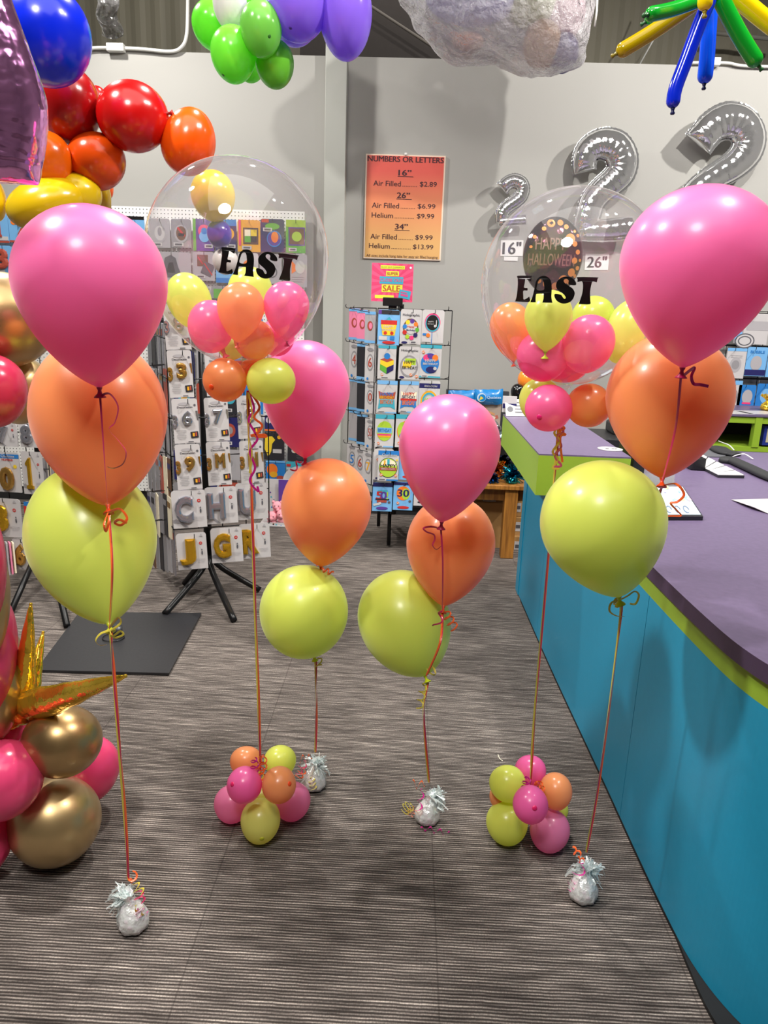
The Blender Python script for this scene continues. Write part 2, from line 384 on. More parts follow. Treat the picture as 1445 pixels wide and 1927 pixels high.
# ================================================================== THE SERVICE COUNTER
purple = None
def lamin(c, name, rough=.38, var=.12, coat=0):
    m, N, L, B = newmat(name)
    tc = N.new('ShaderNodeTexCoord'); n = N.new('ShaderNodeTexNoise'); n.inputs['Scale'].default_value = 55; n.inputs['Detail'].default_value = 6
    L.new(tc.outputs['Object'], n.inputs['Vector'])
    a = lin(c); mx = N.new('ShaderNodeMix'); mx.data_type = 'RGBA'
    mx.inputs[6].default_value = tuple(q * (1 - var) for q in a[:3]) + (1,); mx.inputs[7].default_value = tuple(min(1, q * (1 + var)) for q in a[:3]) + (1,)
    L.new(n.outputs[0], mx.inputs[0]); L.new(mx.outputs[2], B.inputs['Base Color']); B.inputs['Roughness'].default_value = rough
    B.inputs['Specular IOR Level'].default_value = .35
    return m
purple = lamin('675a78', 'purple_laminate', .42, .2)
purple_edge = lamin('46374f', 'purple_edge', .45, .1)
lime = lamin('8fb035', 'lime_laminate', .4, .05)
teal = lamin('1f8fb5', 'blue_laminate', .36, .05)
base = smooth([(.679, 4.014, 0), (.70, 3.1, 0), (.728, 2.3, 0), (.738, 1.95, 0), (.748, 1.7, 0), (.762, 1.53, 0), (.795, 1.405, 0), (.85, 1.31, 0), (.96, 1.2, 0), (1.15, 1.1, 0), (1.5, 1.02, 0), (2.3, .98, 0)], 8)
def offs(poly, d):
    out = []
    for i, p in enumerate(poly):
        q = (poly[min(i + 1, len(poly) - 1)] - poly[max(i - 1, 0)]).normalized(); out.append(V((p.x + q.y * d, p.y - q.x * d, 0)))
    return out
DZ = .87
t = thing('service_counter', 'curved blue checkout counter with purple top and lime band along its edge', 'counter', (1.2, 2.4, 0))
def ring(poly, z0, z1, d=.02):
    inn = offs(poly, -d); n = len(poly); mb = MB()
    vs = [V((p.x, p.y, z)) for z in (z0, z1) for p in poly] + [V((p.x, p.y, z)) for z in (z0, z1) for p in inn]
    fs = []
    for i in range(n - 1):
        fs += [(i, i + 1, n + i + 1, n + i), (2 * n + i, 3 * n + i, 3 * n + i + 1, 2 * n + i + 1), (n + i, n + i + 1, 3 * n + i + 1, 3 * n + i), (i, 2 * n + i, 2 * n + i + 1, i + 1)]
    fs += [(0, n, 3 * n, 2 * n), (n - 1, 3 * n - 1, 4 * n - 1, 2 * n - 1)]
    return mb.add(vs, fs, 0, False)
# the offset d in ring() points to the customer side when positive
bands = [base[0:9], base[8:20], base[19:]]
seams = [0, 17, 33, len(base) - 1]
cut = [(0, 8), (8, 23), (23, len(base) - 1)]
# front panels with hairline joints between the sheets
def sub(a, b, ta, tb):
    L_ = [p.copy() for p in base[a:b + 1]]
    L_[0] = L_[0].lerp(L_[1], ta); L_[-1] = L_[-1].lerp(L_[-2], tb); return L_
def joint(y):                                  # split the curve at a given distance
    for i in range(len(base) - 1):
        if base[i].y >= y > base[i + 1].y: return i + 1, base[i].lerp(base[i + 1], (base[i].y - y) / (base[i].y - base[i + 1].y))
cutpts = [joint(3.45), joint(2.075)]
prev_i, prev_p = 0, base[0]
segs = []
for i, p in cutpts:
    segs.append([prev_p] + base[prev_i + 1 if prev_i == 0 else prev_i:i] + [p]); prev_i, prev_p = i, p
segs.append([prev_p] + base[prev_i:])
for sg in segs:
    g = [q.copy() for q in sg]
    g[0] = g[0] + (g[1] - g[0]).normalized() * .0015; g[-1] = g[-1] + (g[-2] - g[-1]).normalized() * .0015
    ring(g, .012, .768, .016).obj('front_panel', teal, t)
ring([q.copy() for q in offs(base, .0)], .768, .828, .018).obj('lime_band', lime, t)
ring(offs(base, -.02), .0, .79, .006).obj('carcass', plain('17181a', .6), t)
toe = [base[0]] + [p for p in base if p.y > 1.6] + [V((.752, 1.5, 0)), V((.757, 1.38, 0)), V((.79, 1.27, 0)), V((.9, 1.14, 0)), V((1.15, 1.02, 0)), V((1.6, .95, 0)), V((2.3, .92, 0))]
ring(offs(smooth(toe[2:], 4), .0), .0, .011, .25).obj('toe_kick', plain('101012', .6), t)
edge = offs(base, .016)
top = [V((p.x, p.y, 0)) for p in edge] + [V((3.2, .95, 0)), V((3.2, 4.1, 0)), V((.72, 4.1, 0))]
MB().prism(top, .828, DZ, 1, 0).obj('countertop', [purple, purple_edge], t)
MB().box((.69, 4.06, .42), (.03, .1, .82)).obj('end_panel', teal, t)
# raised bar
bx0, bx1, by0, by1, bz0, bz1 = .517, .872, 2.86, 4.02, .872, 1.037
t = thing('raised_bar', 'lime green box shelf with a purple top raised on the counter', 'shelf', ((bx0 + bx1) / 2, (by0 + by1) / 2, bz0))
MB().box(((bx0 + bx1) / 2, (by0 + by1) / 2, (bz0 + bz1) / 2 - .003), (bx1 - bx0, by1 - by0, bz1 - bz0 - .006)).obj('box_body', lime, t)
MB().box(((bx0 + bx1) / 2, (by0 + by1) / 2, bz1 - .003), (bx1 - bx0, by1 - by0, .006)).obj('top_sheet', purple, t)
# ================================================================== BALLOONS
PINK, ORANGE, LIME_Y = 'fb5aa6', 'ff8f4a', 'cfe04a'
pink = latex('ff80c4', .36, .3, c2='ff66b0', pearl=True); orange = latex('ffa664', .36, .32, c2='ff8c3c', pearl=True); yellow = latex('e6f36c', .36, .3, c2='dff04a', pearl=True)
# smaller, thinner balloons let more light through
spink = latex('ff7cb8', .25, .42, .1); sorange = latex('ffb070', .25, .42, .12); syellow = latex('eaf77c', .25, .45, .08); sgreen = latex('dff068', .25, .45, .08)
COLS = {'pink': (pink, spink, 'c2185b', 'hot pink'), 'orange': (orange, sorange, 'e64a19', 'orange'), 'yellow': (yellow, syellow, 'cddc20', 'yellow-green')}
rib = {'pink': plain('c2255c', .3, 0, .6, 'ribbon', .4), 'orange': plain('f0652a', .3, 0, .6, 'ribbon', .4), 'yellow': plain('d8c84a', .3, 0, .6, 'ribbon', .4), 'magenta': plain('c81f8a', .25, 0, .7, 'ribbon', .5)}
def profile(L, R, tm=.59, p=1.75, q=.76, nk=.0055, n=34):
    out = []
    for i in range(n + 1):
        t = .5 - .5 * cos(pi * i / n)
        if t < tm: r = R * max(0, 1 - ((tm - t) / tm) ** p) ** q
        else: r = R * max(0, 1 - ((t - tm) / (1 - tm)) ** 2.05) ** .5
        if t < .5: r = max(r, nk)
        out.append((max(r, .0004), t * L))
    return out
def knot(kp, ax, colname, parent, s=1.0):
    dark = plain(COLS[colname][2] if colname in COLS else colname, .35, 0, .5, 'knot')
    mb = MB().lathe(kp + ax * .004 * s, -ax, [(.0045 * s, 0), (.006 * s, .005 * s), (.0035 * s, .010 * s), (.005 * s, .016 * s), (.011 * s, .022 * s), (.0125 * s, .0245 * s), (.009 * s, .025 * s)], 14)
    return mb.obj('knot', dark, parent)
def curl(start, d, turns, r, length, n=14, squash=1.0, ph=0.0):
    d = V(d).normalized(); x = d.orthogonal().normalized(); y = d.cross(x); N = int(turns * n) + 1; out = []
    for i in range(N):
        f = i / max(1, N - 1); a = ph + 2 * pi * turns * f; g = min(1, f * 5)
        out.append(V(start) + d * (length * f) + (x * cos(a) * r + y * sin(a) * r * squash) * g)
    return out
def ribbon(pts, mat, parent, w=.0024, twist=0.0, name='ribbon', nrm=(0, -1, 0)):
    return MB().sweep(pts, w, .00035, 6, nrm=nrm, twist=twist, smooth=False).obj(name, mat, parent)
def helium(T, K, wpx, Y, col, label, group=None, dy=0.0, tm=.59, mat=None, name='latex_balloon', ks=1.0, p=1.75, q=.76, cat='balloon'):
    """a tear shaped latex balloon: T top, K mouth in the photograph, dy how much nearer (-) or further (+) the mouth is"""
    Tp = PY(T[0], T[1], Y - dy / 2); Kp = PY(K[0], K[1], Y + dy / 2); ax = (Tp - Kp); L = ax.length; ax.normalize()
    R = wpx / 2 * S((Tp + Kp) / 2)
    t = thing(name, label, cat, Kp, group)
    env = MB().lathe(Kp, ax, profile(L, R, tm, p, q), 48).obj('envelope', mat or COLS[col][0], t)
    knot(Kp, ax, col, env, ks)
    return t, Kp, ax, R
def orb(c, rx, ry, Y, mat, label, group=None, rot=0.0, depth=None, tip=None, tipcol=None, tail=None, name='latex_balloon', cat='balloon', egg=.12, rest=False):
    """a round latex balloon seen end on or from the side: c centre, rx ry half sizes in the photograph; tip: where its thick end shows; tail: where its neck shows"""
    if rest:                                    # lying on the carpet: find the distance at which its underside meets the floor
        lo_, hi_ = 1.0, 4.0
        for _ in range(40):
            Y = (lo_ + hi_) / 2; C_ = PY(c[0], c[1], Y)
            if C_.z > (rx + ry) / 2 * S(C_) * 1.01: lo_ = Y
            else: hi_ = Y
    C_ = PY(c[0], c[1], Y); s = S(C_); a, b = rx * s, ry * s; d = depth * s if depth else (a + b) / 2
    vdir = (C_ - CAM).normalized(); r = RT - vdir * RT.dot(vdir); r.normalize(); u = r.cross(vdir)
    r2 = r * cos(rot) + u * sin(rot); u2 = u * cos(rot) - r * sin(rot)
    ax = Matrix((r2, -vdir, u2)).transposed()
    mb = MB(); n = 36; m = 22; vs = []
    for i in range(1, m):
        th = pi * i / m; z = cos(th); k = 1 + egg * z * .5
        for j in range(n):
            q = 2 * pi * j / n; vs.append(C_ + ax @ V((sin(th) * cos(q) * a * k, sin(th) * sin(q) * d * k, z * b)))
    vs += [C_ + ax @ V((0, 0, b)), C_ + ax @ V((0, 0, -b))]; Tn = len(vs) - 2
    fs = [(i * n + k, (i + 1) * n + k, (i + 1) * n + (k + 1) % n, i * n + (k + 1) % n) for i in range(m - 2) for k in range(n)]
    fs += [(Tn, k, (k + 1) % n) for k in range(n)] + [(Tn + 1, (m - 2) * n + (k + 1) % n, (m - 2) * n + k) for k in range(n)]
    mb.add(vs, fs, 0, True)
    if tip or tail:
        t = thing(name, label, cat, C_, group); mb.obj('envelope', mat, t)
        if tip:
            P = PY(tip[0], tip[1], Y) - C_; lx, lz = P.dot(r2) / a, P.dot(u2) / b; ly = sqrt(max(.05, 1 - lx * lx - lz * lz))
            k = 1 + egg * lz * .5
            p = C_ + ax @ V((lx * a * k, ly * d * k, lz * b)); nn = (ax @ V((lx / a, ly / d, lz / b))).normalized()
            q = nn.to_track_quat('Z', 'Y').to_matrix()
            MB().ball(p - nn * .0012, (.0075, .0075, .0028), 14, axes=q).obj('tip', plain(tipcol, .35), t)
        if tail:
            e = PY(tail[0], tail[1], Y); dv = (e - C_).normalized(); l = (e - C_).length
            base_ = e - dv * .012
            MB().lathe(base_, dv, [(.009, -.012), (.0055, 0), (.004, .006), (.006, .010), (.010, .015), (.0105, .0165), (.004, .016)], 14).obj('knot', plain(tipcol, .35), t)
        return t
    o = mb.obj(name, mat); return tag(o, label, cat, group)
# ---------------------------------------------------------------- weights wrapped in iridescent foil
irid = None
def iridfoil():
    m, N, L, B = newmat('iridescent_foil')
    tc = N.new('ShaderNodeTexCoord'); n = N.new('ShaderNodeTexNoise'); n.inputs['Scale'].default_value = 45; n.inputs['Detail'].default_value = 3
    L.new(tc.outputs['Object'], n.inputs['Vector'])
    cr = N.new('ShaderNodeValToRGB'); e = cr.color_ramp.elements; e[0].position = .3; e[0].color = lin('e2dee4'); e[1].position = .7; e[1].color = lin('eee2ea')
    q = e.new(.5); q.color = lin('e4e8e6')
    L.new(n.outputs[0], cr.inputs[0]); L.new(cr.outputs[0], B.inputs['Base Color'])
    B.inputs['Metallic'].default_value = .25; B.inputs['Roughness'].default_value = .22; B.inputs['Coat Weight'].default_value = .5
    bp = N.new('ShaderNodeBump'); bp.inputs['Strength'].default_value = .7; bp.inputs['Distance'].default_value = .01
    L.new(n.outputs[0], bp.inputs['Height']); L.new(bp.outputs[0], B.inputs['Normal']); return m
irid = iridfoil()
tinselm = foil('e9f4f4', .22, .1, 30)
B_ = tinselm.node_tree.nodes['Principled BSDF']; B_.inputs['Metallic'].default_value = .3; B_.inputs['Alpha'].default_value = .62
B_.inputs['Thin Film Thickness'].default_value = 420; B_.inputs['Thin Film IOR'].default_value = 1.5
def weight(px, label, top, lean, curls, h=.078, r=.04, tuft=.05, seed=1):
    rnd = random.Random(seed); P = PZ(px[0], px[1], 0); P.z = 0
    t = thing('balloon_weight', label, 'balloon weight', P, None)
    mb = MB(); n = 28; prof = [(0, .002), (.65, .001), (.93, .010), (1.0, .024), (.94, .042), (.74, .062), (.45, .078), (.26, .086), (.3, .094), (.5, .106)]
    vs = []
    for i, (a, z) in enumerate(prof):
        for k in range(n):
            q = 2 * pi * k / n; wv = 1 + (.05 * sin(7 * q + i) + .045 * sin(11 * q - 2 * i) * (i > 2)) * min(1, i / 2)
            vs.append(P + V((cos(q) * a * r * wv + lean[0] * max(0, z - .05), sin(q) * a * r * wv + lean[1] * max(0, z - .05), z * h / .085 + (.004 * sin(5 * q) if i == len(prof) - 1 else 0))))
    fs = [(i * n + k, i * n + (k + 1) % n, (i + 1) * n + (k + 1) % n, (i + 1) * n + k) for i in range(len(prof) - 1) for k in range(n)] + [tuple(range(n))[::-1]]
    mb.add(vs, fs, 0, True); mb.obj('wrapped_body', irid, t)
    neck = P + V((lean[0] * .035, lean[1] * .035, h + .004))
    mb = MB()
    for i in range(170):
        a = rnd.uniform(0, 2 * pi); e = rnd.uniform(-.5, 1.4); d = V((cos(a) * cos(e), sin(a) * cos(e), sin(e))) * .9 + V((lean[0], lean[1], -.1)) * 2.8
        d.normalize(); l = tuft * rnd.uniform(.4, 1.0); sd = d.orthogonal().normalized(); sd.rotate(Quaternion(d, rnd.uniform(0, 6.3)))
        wd = rnd.uniform(.0012, .0042); R_ = lambda k: V((rnd.uniform(-k, k), rnd.uniform(-k, k), rnd.uniform(-k, k)))
        st_ = neck + R_(.007); pts = [st_, st_ + d * l * .4 + R_(.006), st_ + d * l * .75 + R_(.010), st_ + d * l + R_(.014) - V((0, 0, .018))]
        vs = []
        for k_, p_ in enumerate(pts): sd2 = (sd + R_(.7)).normalized(); vs += [p_ - sd2 * wd, p_ + sd2 * wd]
        mb.add(vs, [(0, 1, 3, 2), (2, 3, 5, 4), (4, 5, 7, 6)])
    o = mb.obj('foil_tuft', tinselm, t); o['kind'] = 'stuff'
    for (c, off, d, turns, rr, ln, ph) in curls:
        st = neck + V(off)
        ribbon(curl(st, d, turns, rr, ln, ph=ph), rib[c], t, .0026, name='curled_ribbon', nrm=d)
    return t, neck + V(top)
def anchor(topP, K, via=()): return [K] + [V(v) for v in via] + [topP]
def strands(t, cols, Kp, end, via=(), twist=3.0):
    pts = smooth([Kp] + list(via) + [end], 14)
    for i, c in enumerate(cols):
        off = V((.0022 * (i - (len(cols) - 1) / 2), .001 * i, 0))
        N = len(pts)
        q = [p + off * (1 if 0 < k < N - 1 else .3) for k, p in enumerate(pts)]
        ribbon(q, rib[c], t, .0025, twist * (1 + .3 * i))
C4 = lambda c, off, d, turns, rr, ln, ph=0.0: (c, off, d, turns, rr, ln, ph)
# --- front stack, left
_, W1 = weight((252, 1745), 'foil wrapped weight nearest the camera, below the front pink, orange and yellow balloons', (.004, 0, .058), (-.35, .15),
    [C4('orange', (.01, 0, .05), (.35, -.1, .9), 1.3, .008, .035), C4('yellow', (.015, 0, .045), (.8, -.2, -1), 1.6, .013, .03, 1), C4('pink', (.03, -.01, .035), (.3, -.2, -1), 1.8, .011, .028), C4('magenta', (.03, -.02, -.01), (.8, -.2, -.6), 2.4, .011, .03), C4('yellow', (.025, -.02, 0), (.8, -.2, -.3), 1.6, .009, .03)], seed=3)
K3 = None
t, Kp, ax, R = helium((160, 383), (187, 729), 277, 1.51, 'pink', 'large hot pink balloon topping the front stack by the rainbow garland')
strands(t, ['pink'], Kp - ax * .02, PY(203, 960, 1.50), twist=1.5)
ribbon(smooth([Kp - ax * .018, PY(206, 741, 1.48), PY(222, 765, 1.46), PY(216, 795, 1.46), PY(205, 808, 1.46), PY(222, 828, 1.46), PY(237, 850, 1.46), PY(232, 872, 1.46), PY(215, 881, 1.46), PY(203, 879, 1.47)], 8), rib['pink'], t, .0024, 2.5, 'curled_ribbon')
t, Kp, ax, R = helium((176, 655), (203, 951), 248, 1.72, 'orange', 'large orange balloon in the middle of the front stack', tm=.56, dy=-.24)
strands(t, ['orange', 'pink'], Kp - ax * .02, PY(206, 1184, 1.52), [PY(211, 1070, 1.49)], 1.0)
ribbon(smooth([PY(203, 965, 1.54), PY(225, 958, 1.5), PY(239, 975, 1.49), PY(228, 988, 1.49), PY(216, 984, 1.49), PY(224, 978, 1.48), PY(239, 984, 1.48)], 8), rib['orange'], t, .0028, 0, 'curled_ribbon')
ribbon(smooth([PY(203, 965, 1.54), PY(196, 985, 1.5), PY(199, 1000, 1.5), PY(204, 985, 1.5), PY(206, 970, 1.51)], 6), rib['orange'], t, .0026, 0, 'curled_ribbon')
t, Kp, ax, R = helium((150, 893), (205, 1174), 237, 1.74, 'yellow', 'large yellow-green balloon at the bottom of the front stack', tm=.56, dy=-.28)
strands(t, ['yellow', 'pink', 'orange'], Kp - ax * .02, W1, [PY(214, 1275, 1.565), PY(232, 1500, 1.56)], 5.0)
ribbon(smooth([PY(205, 1182, 1.56), PY(222, 1163, 1.53), PY(227, 1172, 1.53), PY(212, 1184, 1.53), PY(190, 1192, 1.53), PY(180, 1205, 1.53), PY(187, 1214, 1.53), PY(200, 1213, 1.53)], 8), rib['yellow'], t, .0026, 1, 'curled_ribbon')
ribbon(smooth([PY(206, 1185, 1.56), PY(212, 1197, 1.54), PY(226, 1188, 1.54), PY(232, 1194, 1.54), PY(218, 1200, 1.54), PY(208, 1196, 1.54)], 8), rib['yellow'], t, .0024, 0, 'curled_ribbon')
# --- front stack, right
_, W2 = weight((1095, 1690), 'foil wrapped weight on the carpet closest to the blue counter', (-.004, 0, .062), (.1, .2),
    [C4('orange', (-.02, 0, .05), (-.7, 0, .6), 1.6, .008, .03), C4('orange', (-.01, -.01, .04), (-.9, 0, .3), 1.5, .007, .02), C4('magenta', (-.012, -.01, .035), (-.4, -.1, -1), 1.2, .014, .04), C4('magenta', (-.028, -.01, -.03), (-.8, -.1, -.5), 2.2, .012, .025)], seed=5)
t, Kp, ax, R = helium((1338, 347), (1284, 692), 286, 1.54, 'pink', 'large hot pink balloon at the top of the stack over the counter')
strands(t, ['pink'], Kp - ax * .02, PY(1246, 905, 1.62), [PY(1270, 810, 1.6)], 1.5)
ribbon(smooth([Kp - ax * .02, PY(1306, 692, 1.58), PY(1301, 708, 1.57), PY(1305, 722, 1.57), PY(1318, 724, 1.56), PY(1333, 727, 1.56)], 8), rib['magenta'], t, .0032, 0, 'curled_ribbon')
t, Kp, ax, R = helium((1268, 634), (1246, 900), 230, 1.76, 'orange', 'large orange balloon above the keyboard, second in its stack', tm=.56, dy=-.14)
strands(t, ['orange', 'magenta'], Kp - ax * .02, PY(1166, 1128, 1.72), [PY(1235, 945, 1.74)], 1.0)
ribbon(smooth([Kp - ax * .018, PY(1272, 911, 1.63), PY(1287, 930, 1.62), PY(1275, 944, 1.62), PY(1262, 947, 1.62), PY(1273, 960, 1.62), PY(1281, 970, 1.62), PY(1262, 971, 1.62), PY(1252, 972, 1.62)], 8), rib['orange'], t, .0028, 1.5, 'curled_ribbon')
t, Kp, ax, R = helium((1110, 872), (1164, 1123), 231, 1.66, 'yellow', 'large yellow-green balloon floating before the corner of the raised lime shelf', tm=.56)
strands(t, ['yellow', 'pink', 'orange'], Kp - ax * .02, W2, [PY(1166, 1180, 1.72), PY(1130, 1450, 1.73)], 3.0)
ribbon(smooth([PY(1162, 1130, 1.70), PY(1150, 1135, 1.68), PY(1147, 1150, 1.68), PY(1160, 1159, 1.68), PY(1175, 1160, 1.68)], 8), rib['yellow'], t, .0026, 1, 'curled_ribbon')
ribbon(smooth([PY(1164, 1130, 1.70), PY(1180, 1122, 1.68), PY(1194, 1113, 1.68), PY(1202, 1120, 1.68), PY(1196, 1136, 1.68), PY(1185, 1136, 1.68)], 8), rib['yellow'], t, .0026, 1, 'curled_ribbon')
ribbon(curl(PY(1158, 1128, 1.69), (.4, 0, -.6), 2.5, .010, .02), rib['yellow'], t, .0026, 0, 'curled_ribbon')
# --- back stack, left
_, W3 = weight((591, 1482), 'foil wrapped weight behind the left balloon flower on the carpet', (0, 0, .05), (.1, .1),
    [C4('pink', (-.03, -.02, .03), (-.5, -.2, -.8), 2, .012, .05), C4('orange', (-.035, -.02, .0), (-.5, -.2, -.8), 2.5, .012, .04), C4('yellow', (-.01, -.035, -.02), (.2, -.2, -.8), 3, .010, .04), C4('orange', (-.01, -.02, .04), (-.9, -.2, 0), 2, .012, .04)], seed=8)
t, Kp, ax, R = helium((576, 640), (574, 862), 166, 2.16, 'pink', 'hot pink balloon behind the two small collar balloons of the left bubble')
strands(t, ['pink'], Kp - ax * .02, PY(596, 1072, 2.2), [PY(590, 960, 2.26)], 1)
ribbon(curl(PY(568, 868, 2.12), (-.6, 0, -.5), 1.2, .01, .04), rib['pink'], t, .0024, 0, 'curled_ribbon')
t, Kp, ax, R = helium((622, 864), (604, 1066), 169, 2.15, 'orange', 'orange balloon beside the centre, in front of the spinner rack of birthday packs', tm=.56)
strands(t, ['orange', 'pink'], Kp - ax * .015, PY(594, 1240, 2.22), [PY(597, 1150, 2.27)], 1)
ribbon(curl(PY(606, 1070, 2.1), (.6, 0, -.3), 2.2, .008, .035), rib['orange'], t, .0024, 0, 'curled_ribbon')
t = orb((572, 1151), 83, 88, 2.13, yellow, 'round yellow-green balloon between the left bubble string and the centre', tail=(592, 1241), tipcol='cddc20', egg=.03)
strands(t, ['yellow', 'pink', 'orange'], PY(594, 1240, 2.16), W3, [PY(595, 1330, 2.165)], 3)
ribbon(curl(PY(596, 1240, 2.12), (.25, 0, -.6), 1.1, .014, .03, ph=2), rib['yellow'], t, .0022, 0, 'curled_ribbon')
# --- back stack, centre right
_, W4 = weight((803, 1545), 'foil wrapped weight in the gap between the two balloon flowers', (-.008, 0, .055), (.25, .1),
    [C4('orange', (-.02, -.01, .05), (-.9, 0, .1), 1.5, .012, .04), C4('magenta', (-.03, -.01, .04), (-.1, -.2, -.9), 2, .009, .07), C4('yellow', (-.06, -.01, -.02), (-.5, 0, -.5), 3, .016, .03), C4('orange', (-.05, -.02, -.02), (-.4, -.3, -.5), 3, .012, .03), C4('magenta', (-.03, -.05, -.07), (.9, -.1, -.12), 3, .008, .09)], seed=12)
t, Kp, ax, R = helium((856, 742), (831, 982), 190, 1.92, 'pink', 'hot pink balloon at the centre, in front of the birthday pack spinner and gift table', tm=.6)
strands(t, ['pink'], Kp - ax * .02, PY(832, 1150, 1.97), [PY(833, 1060, 1.92)], 1)
ribbon(smooth([Kp - ax * .02, PY(812, 991, 1.95), PY(797, 994, 1.94), PY(803, 1001, 1.94), PY(816, 1006, 1.94), PY(818, 1015, 1.94), PY(814, 1026, 1.94), PY(821, 1034, 1.94), PY(830, 1028, 1.94)], 8), rib['pink'], t, .0026, 1, 'curled_ribbon')
t, Kp, ax, R = helium((858, 938), (834, 1141), 167, 2.10, 'orange', 'orange balloon below the central pink one, beside the oak table leg', tm=.56, dy=-.18)
strands(t, ['orange', 'pink'], Kp - ax * .02, PY(802, 1272, 1.93), [PY(828, 1210, 1.90)], 1)
ribbon(curl(PY(836, 1150, 1.98), (.35, 0, -.6), 3, .014, .06), rib['orange'], t, .0024, 0, 'curled_ribbon')
ribbon(curl(PY(832, 1150, 1.94), (-.2, -.1, -.6), 1.2, .01, .05), rib['pink'], t, .0024, 0, 'curled_ribbon')
t, Kp, ax, R = helium((728, 1080), (800, 1272), 172, 2.12, 'yellow', 'yellow-green balloon tied under the central pink and orange pair', tm=.55, dy=-.18, p=2, q=.6)
strands(t, ['yellow', 'orange', 'pink'], Kp - ax * .02, W4, [PY(797, 1350, 1.995)], 3)
ribbon(curl(PY(806, 1268, 1.94), (.3, 0, .3), 1.2, .014, .02), rib['yellow'], t, .0026, 0, 'curled_ribbon')
ribbon(curl(PY(798, 1285, 1.94), (-.15, 0, -1), 3, .011, .08), rib['yellow'], t, .0022, 0, 'curled_ribbon')
# ---------------------------------------------------------------- bubble balloons
LET = {
 'E': [[(120,115),(330,118),(330,135),(322,200),(310,198),(270,180),(235,168),(226,230),(215,298),(262,305),(270,325),(262,345),(205,348),(203,420),(208,482),(250,470),(285,446),(298,448),(295,522),(85,515),(78,508),(98,440),(110,350),(118,240),(116,160)]],
 'A': [[(313,520),(345,440),(368,350),(382,290),(400,200),(440,145),(500,118),(565,125),(615,165),(640,230),(645,330),(640,440),(652,525),(645,535),(505,532),(500,525),(515,480),(518,410),(505,395),(420,395),(402,405),(395,470),(396,520),(388,528),(320,527)], [(412,333),(425,240),(440,195),(462,172),(480,166),(500,175),(515,205),(522,240),(522,333)]],
 'S': [[(1020,258),(1025,232),(1005,190),(960,150),(905,130),(850,128),(790,148),(735,195),(712,255),(722,310),(765,352),(800,376),(835,408),(860,445),(857,468),(838,473),(815,447),(795,417),(750,400),(700,395),(685,412),(692,455),(725,505),(785,540),(850,547),(920,527),(972,480),(1000,410),(997,360),(965,310),(915,276),(870,245),(838,215),(832,190),(845,170),(875,163),(900,175),(908,200),(902,228),(912,247),(940,258),(985,264)]],
 'T': [[(1050,135),(1355,140),(1357,160),(1345,215),(1335,216),(1280,205),(1262,250),(1245,330),(1240,400),(1245,500),(1235,558),(1072,555),(1066,546),(1090,480),(1118,390),(1130,300),(1128,235),(1115,205),(1105,200),(1050,212),(1044,205),(1046,165)]]}
def inside(p, poly):
    c = False; j = len(poly) - 1
    for i in range(len(poly)):
        a, b = poly[i], poly[j]
        if (a[1] > p[1]) != (b[1] > p[1]) and p[0] < (b[0] - a[0]) * (p[1] - a[1]) / (b[1] - a[1]) + a[0]: c = not c
        j = i
    return c
def letter_mesh(ch):
    """fill the outline (and its hole) of a letter with triangles"""
    from mathutils.geometry import tessellate_polygon
    loops = [[V((x, y, 0)) for x, y in L] for L in LET[ch]]
    loops = [[q for q in smooth(L, 3, True)] for L in loops]
    tris = tessellate_polygon(loops); pts = [p for L in loops for p in L]
    return pts, tris, loops
filmL = clearfilm('clear_film', (.965, .96, .975), .045, 1.55)
def bubble(c, r, Y, label, px_map, neck, letters_label):
    C_ = PY(c[0], c[1], Y); rr = r * S(C_) * .985; low = 1.2 if c[0] < 700 else 1.12
    t = thing('bubble_balloon', label, 'balloon', C_)
    prof = []; n = 48
    for i in range(n + 1):
        a = pi * i / n; z = -cos(a); q = sin(a)
        prof.append((max(rr * q, .0003), rr * z * (low if z < 0 else 1)))
    prof = [(.012, -rr * low - .03), (.014, -rr * low - .012)] + [p for p in prof if not (p[1] < -rr * low * .995)]
    env = MB().lathe(C_, V((0, 0, 1)), prof, 72).obj('clear_envelope', filmL, t)
    # the vinyl lettering lies on the front of the sphere
    mb = MB(); R2 = rr + .0055
    def onsphere(px, py, R_):
        d = ray(px, py); oc = CAM - C_; a = d.dot(d); b = 2 * d.dot(oc); cc = oc.dot(oc) - R_ * R_; k = (-b - sqrt(max(0, b * b - 4 * a * cc))) / (2 * a)
        return CAM + d * k
    for ch in 'EAST':
        pts, tris, loops = letter_mesh(ch)
        a = [onsphere(*px_map(p.x, p.y), R2) for p in pts]; b = [onsphere(*px_map(p.x, p.y), R2 - .0009) for p in pts]
        nn = len(a); mb2 = MB()
        fs = [tuple(f) for f in tris] + [tuple(nn + i for i in f)[::-1] for f in tris]; o = 0
        for L in loops:
            m_ = len(L); fs += [(o + i, o + (i + 1) % m_, nn + o + (i + 1) % m_, nn + o + i) for i in range(m_)]; o += m_
        mb2.add(a + b, fs); mb2.obj('vinyl_letter', plain('060606', .35), env)
    return t, C_, rr
mapR = lambda x, y: (960 + x / 8.257, 505 + y / 8.257)
def mapL(x, y):
    u, v = (x - 78) / 8.257 * .955, (y - 115) / 8.257 * 1.0
    if x > 1040: v *= .98
    th = .085; xx, yy = u, v
    return (413.5 + xx * cos(th) - yy * sin(th) * .55, 464.5 + xx * sin(th) * 1.03 + yy * cos(th))
bl, BLc, BLr = bubble((448, 478), 172, 1.92, 'clear bubble balloon lettered EAST over the left balloon flower, before the pegboard', mapL, None, None)
br, BRc, BRr = bubble((1076, 533), 172, 1.93, 'clear bubble balloon lettered EAST near the counter, before the silver number twos', mapR, None, None)
for tt, C_, rr, px, Y, dx in ((bl, BLc, BLr, (466, 738), 1.92, 0), (br, BRc, BRr, (1050, 800), 1.93, 0)):
    pass
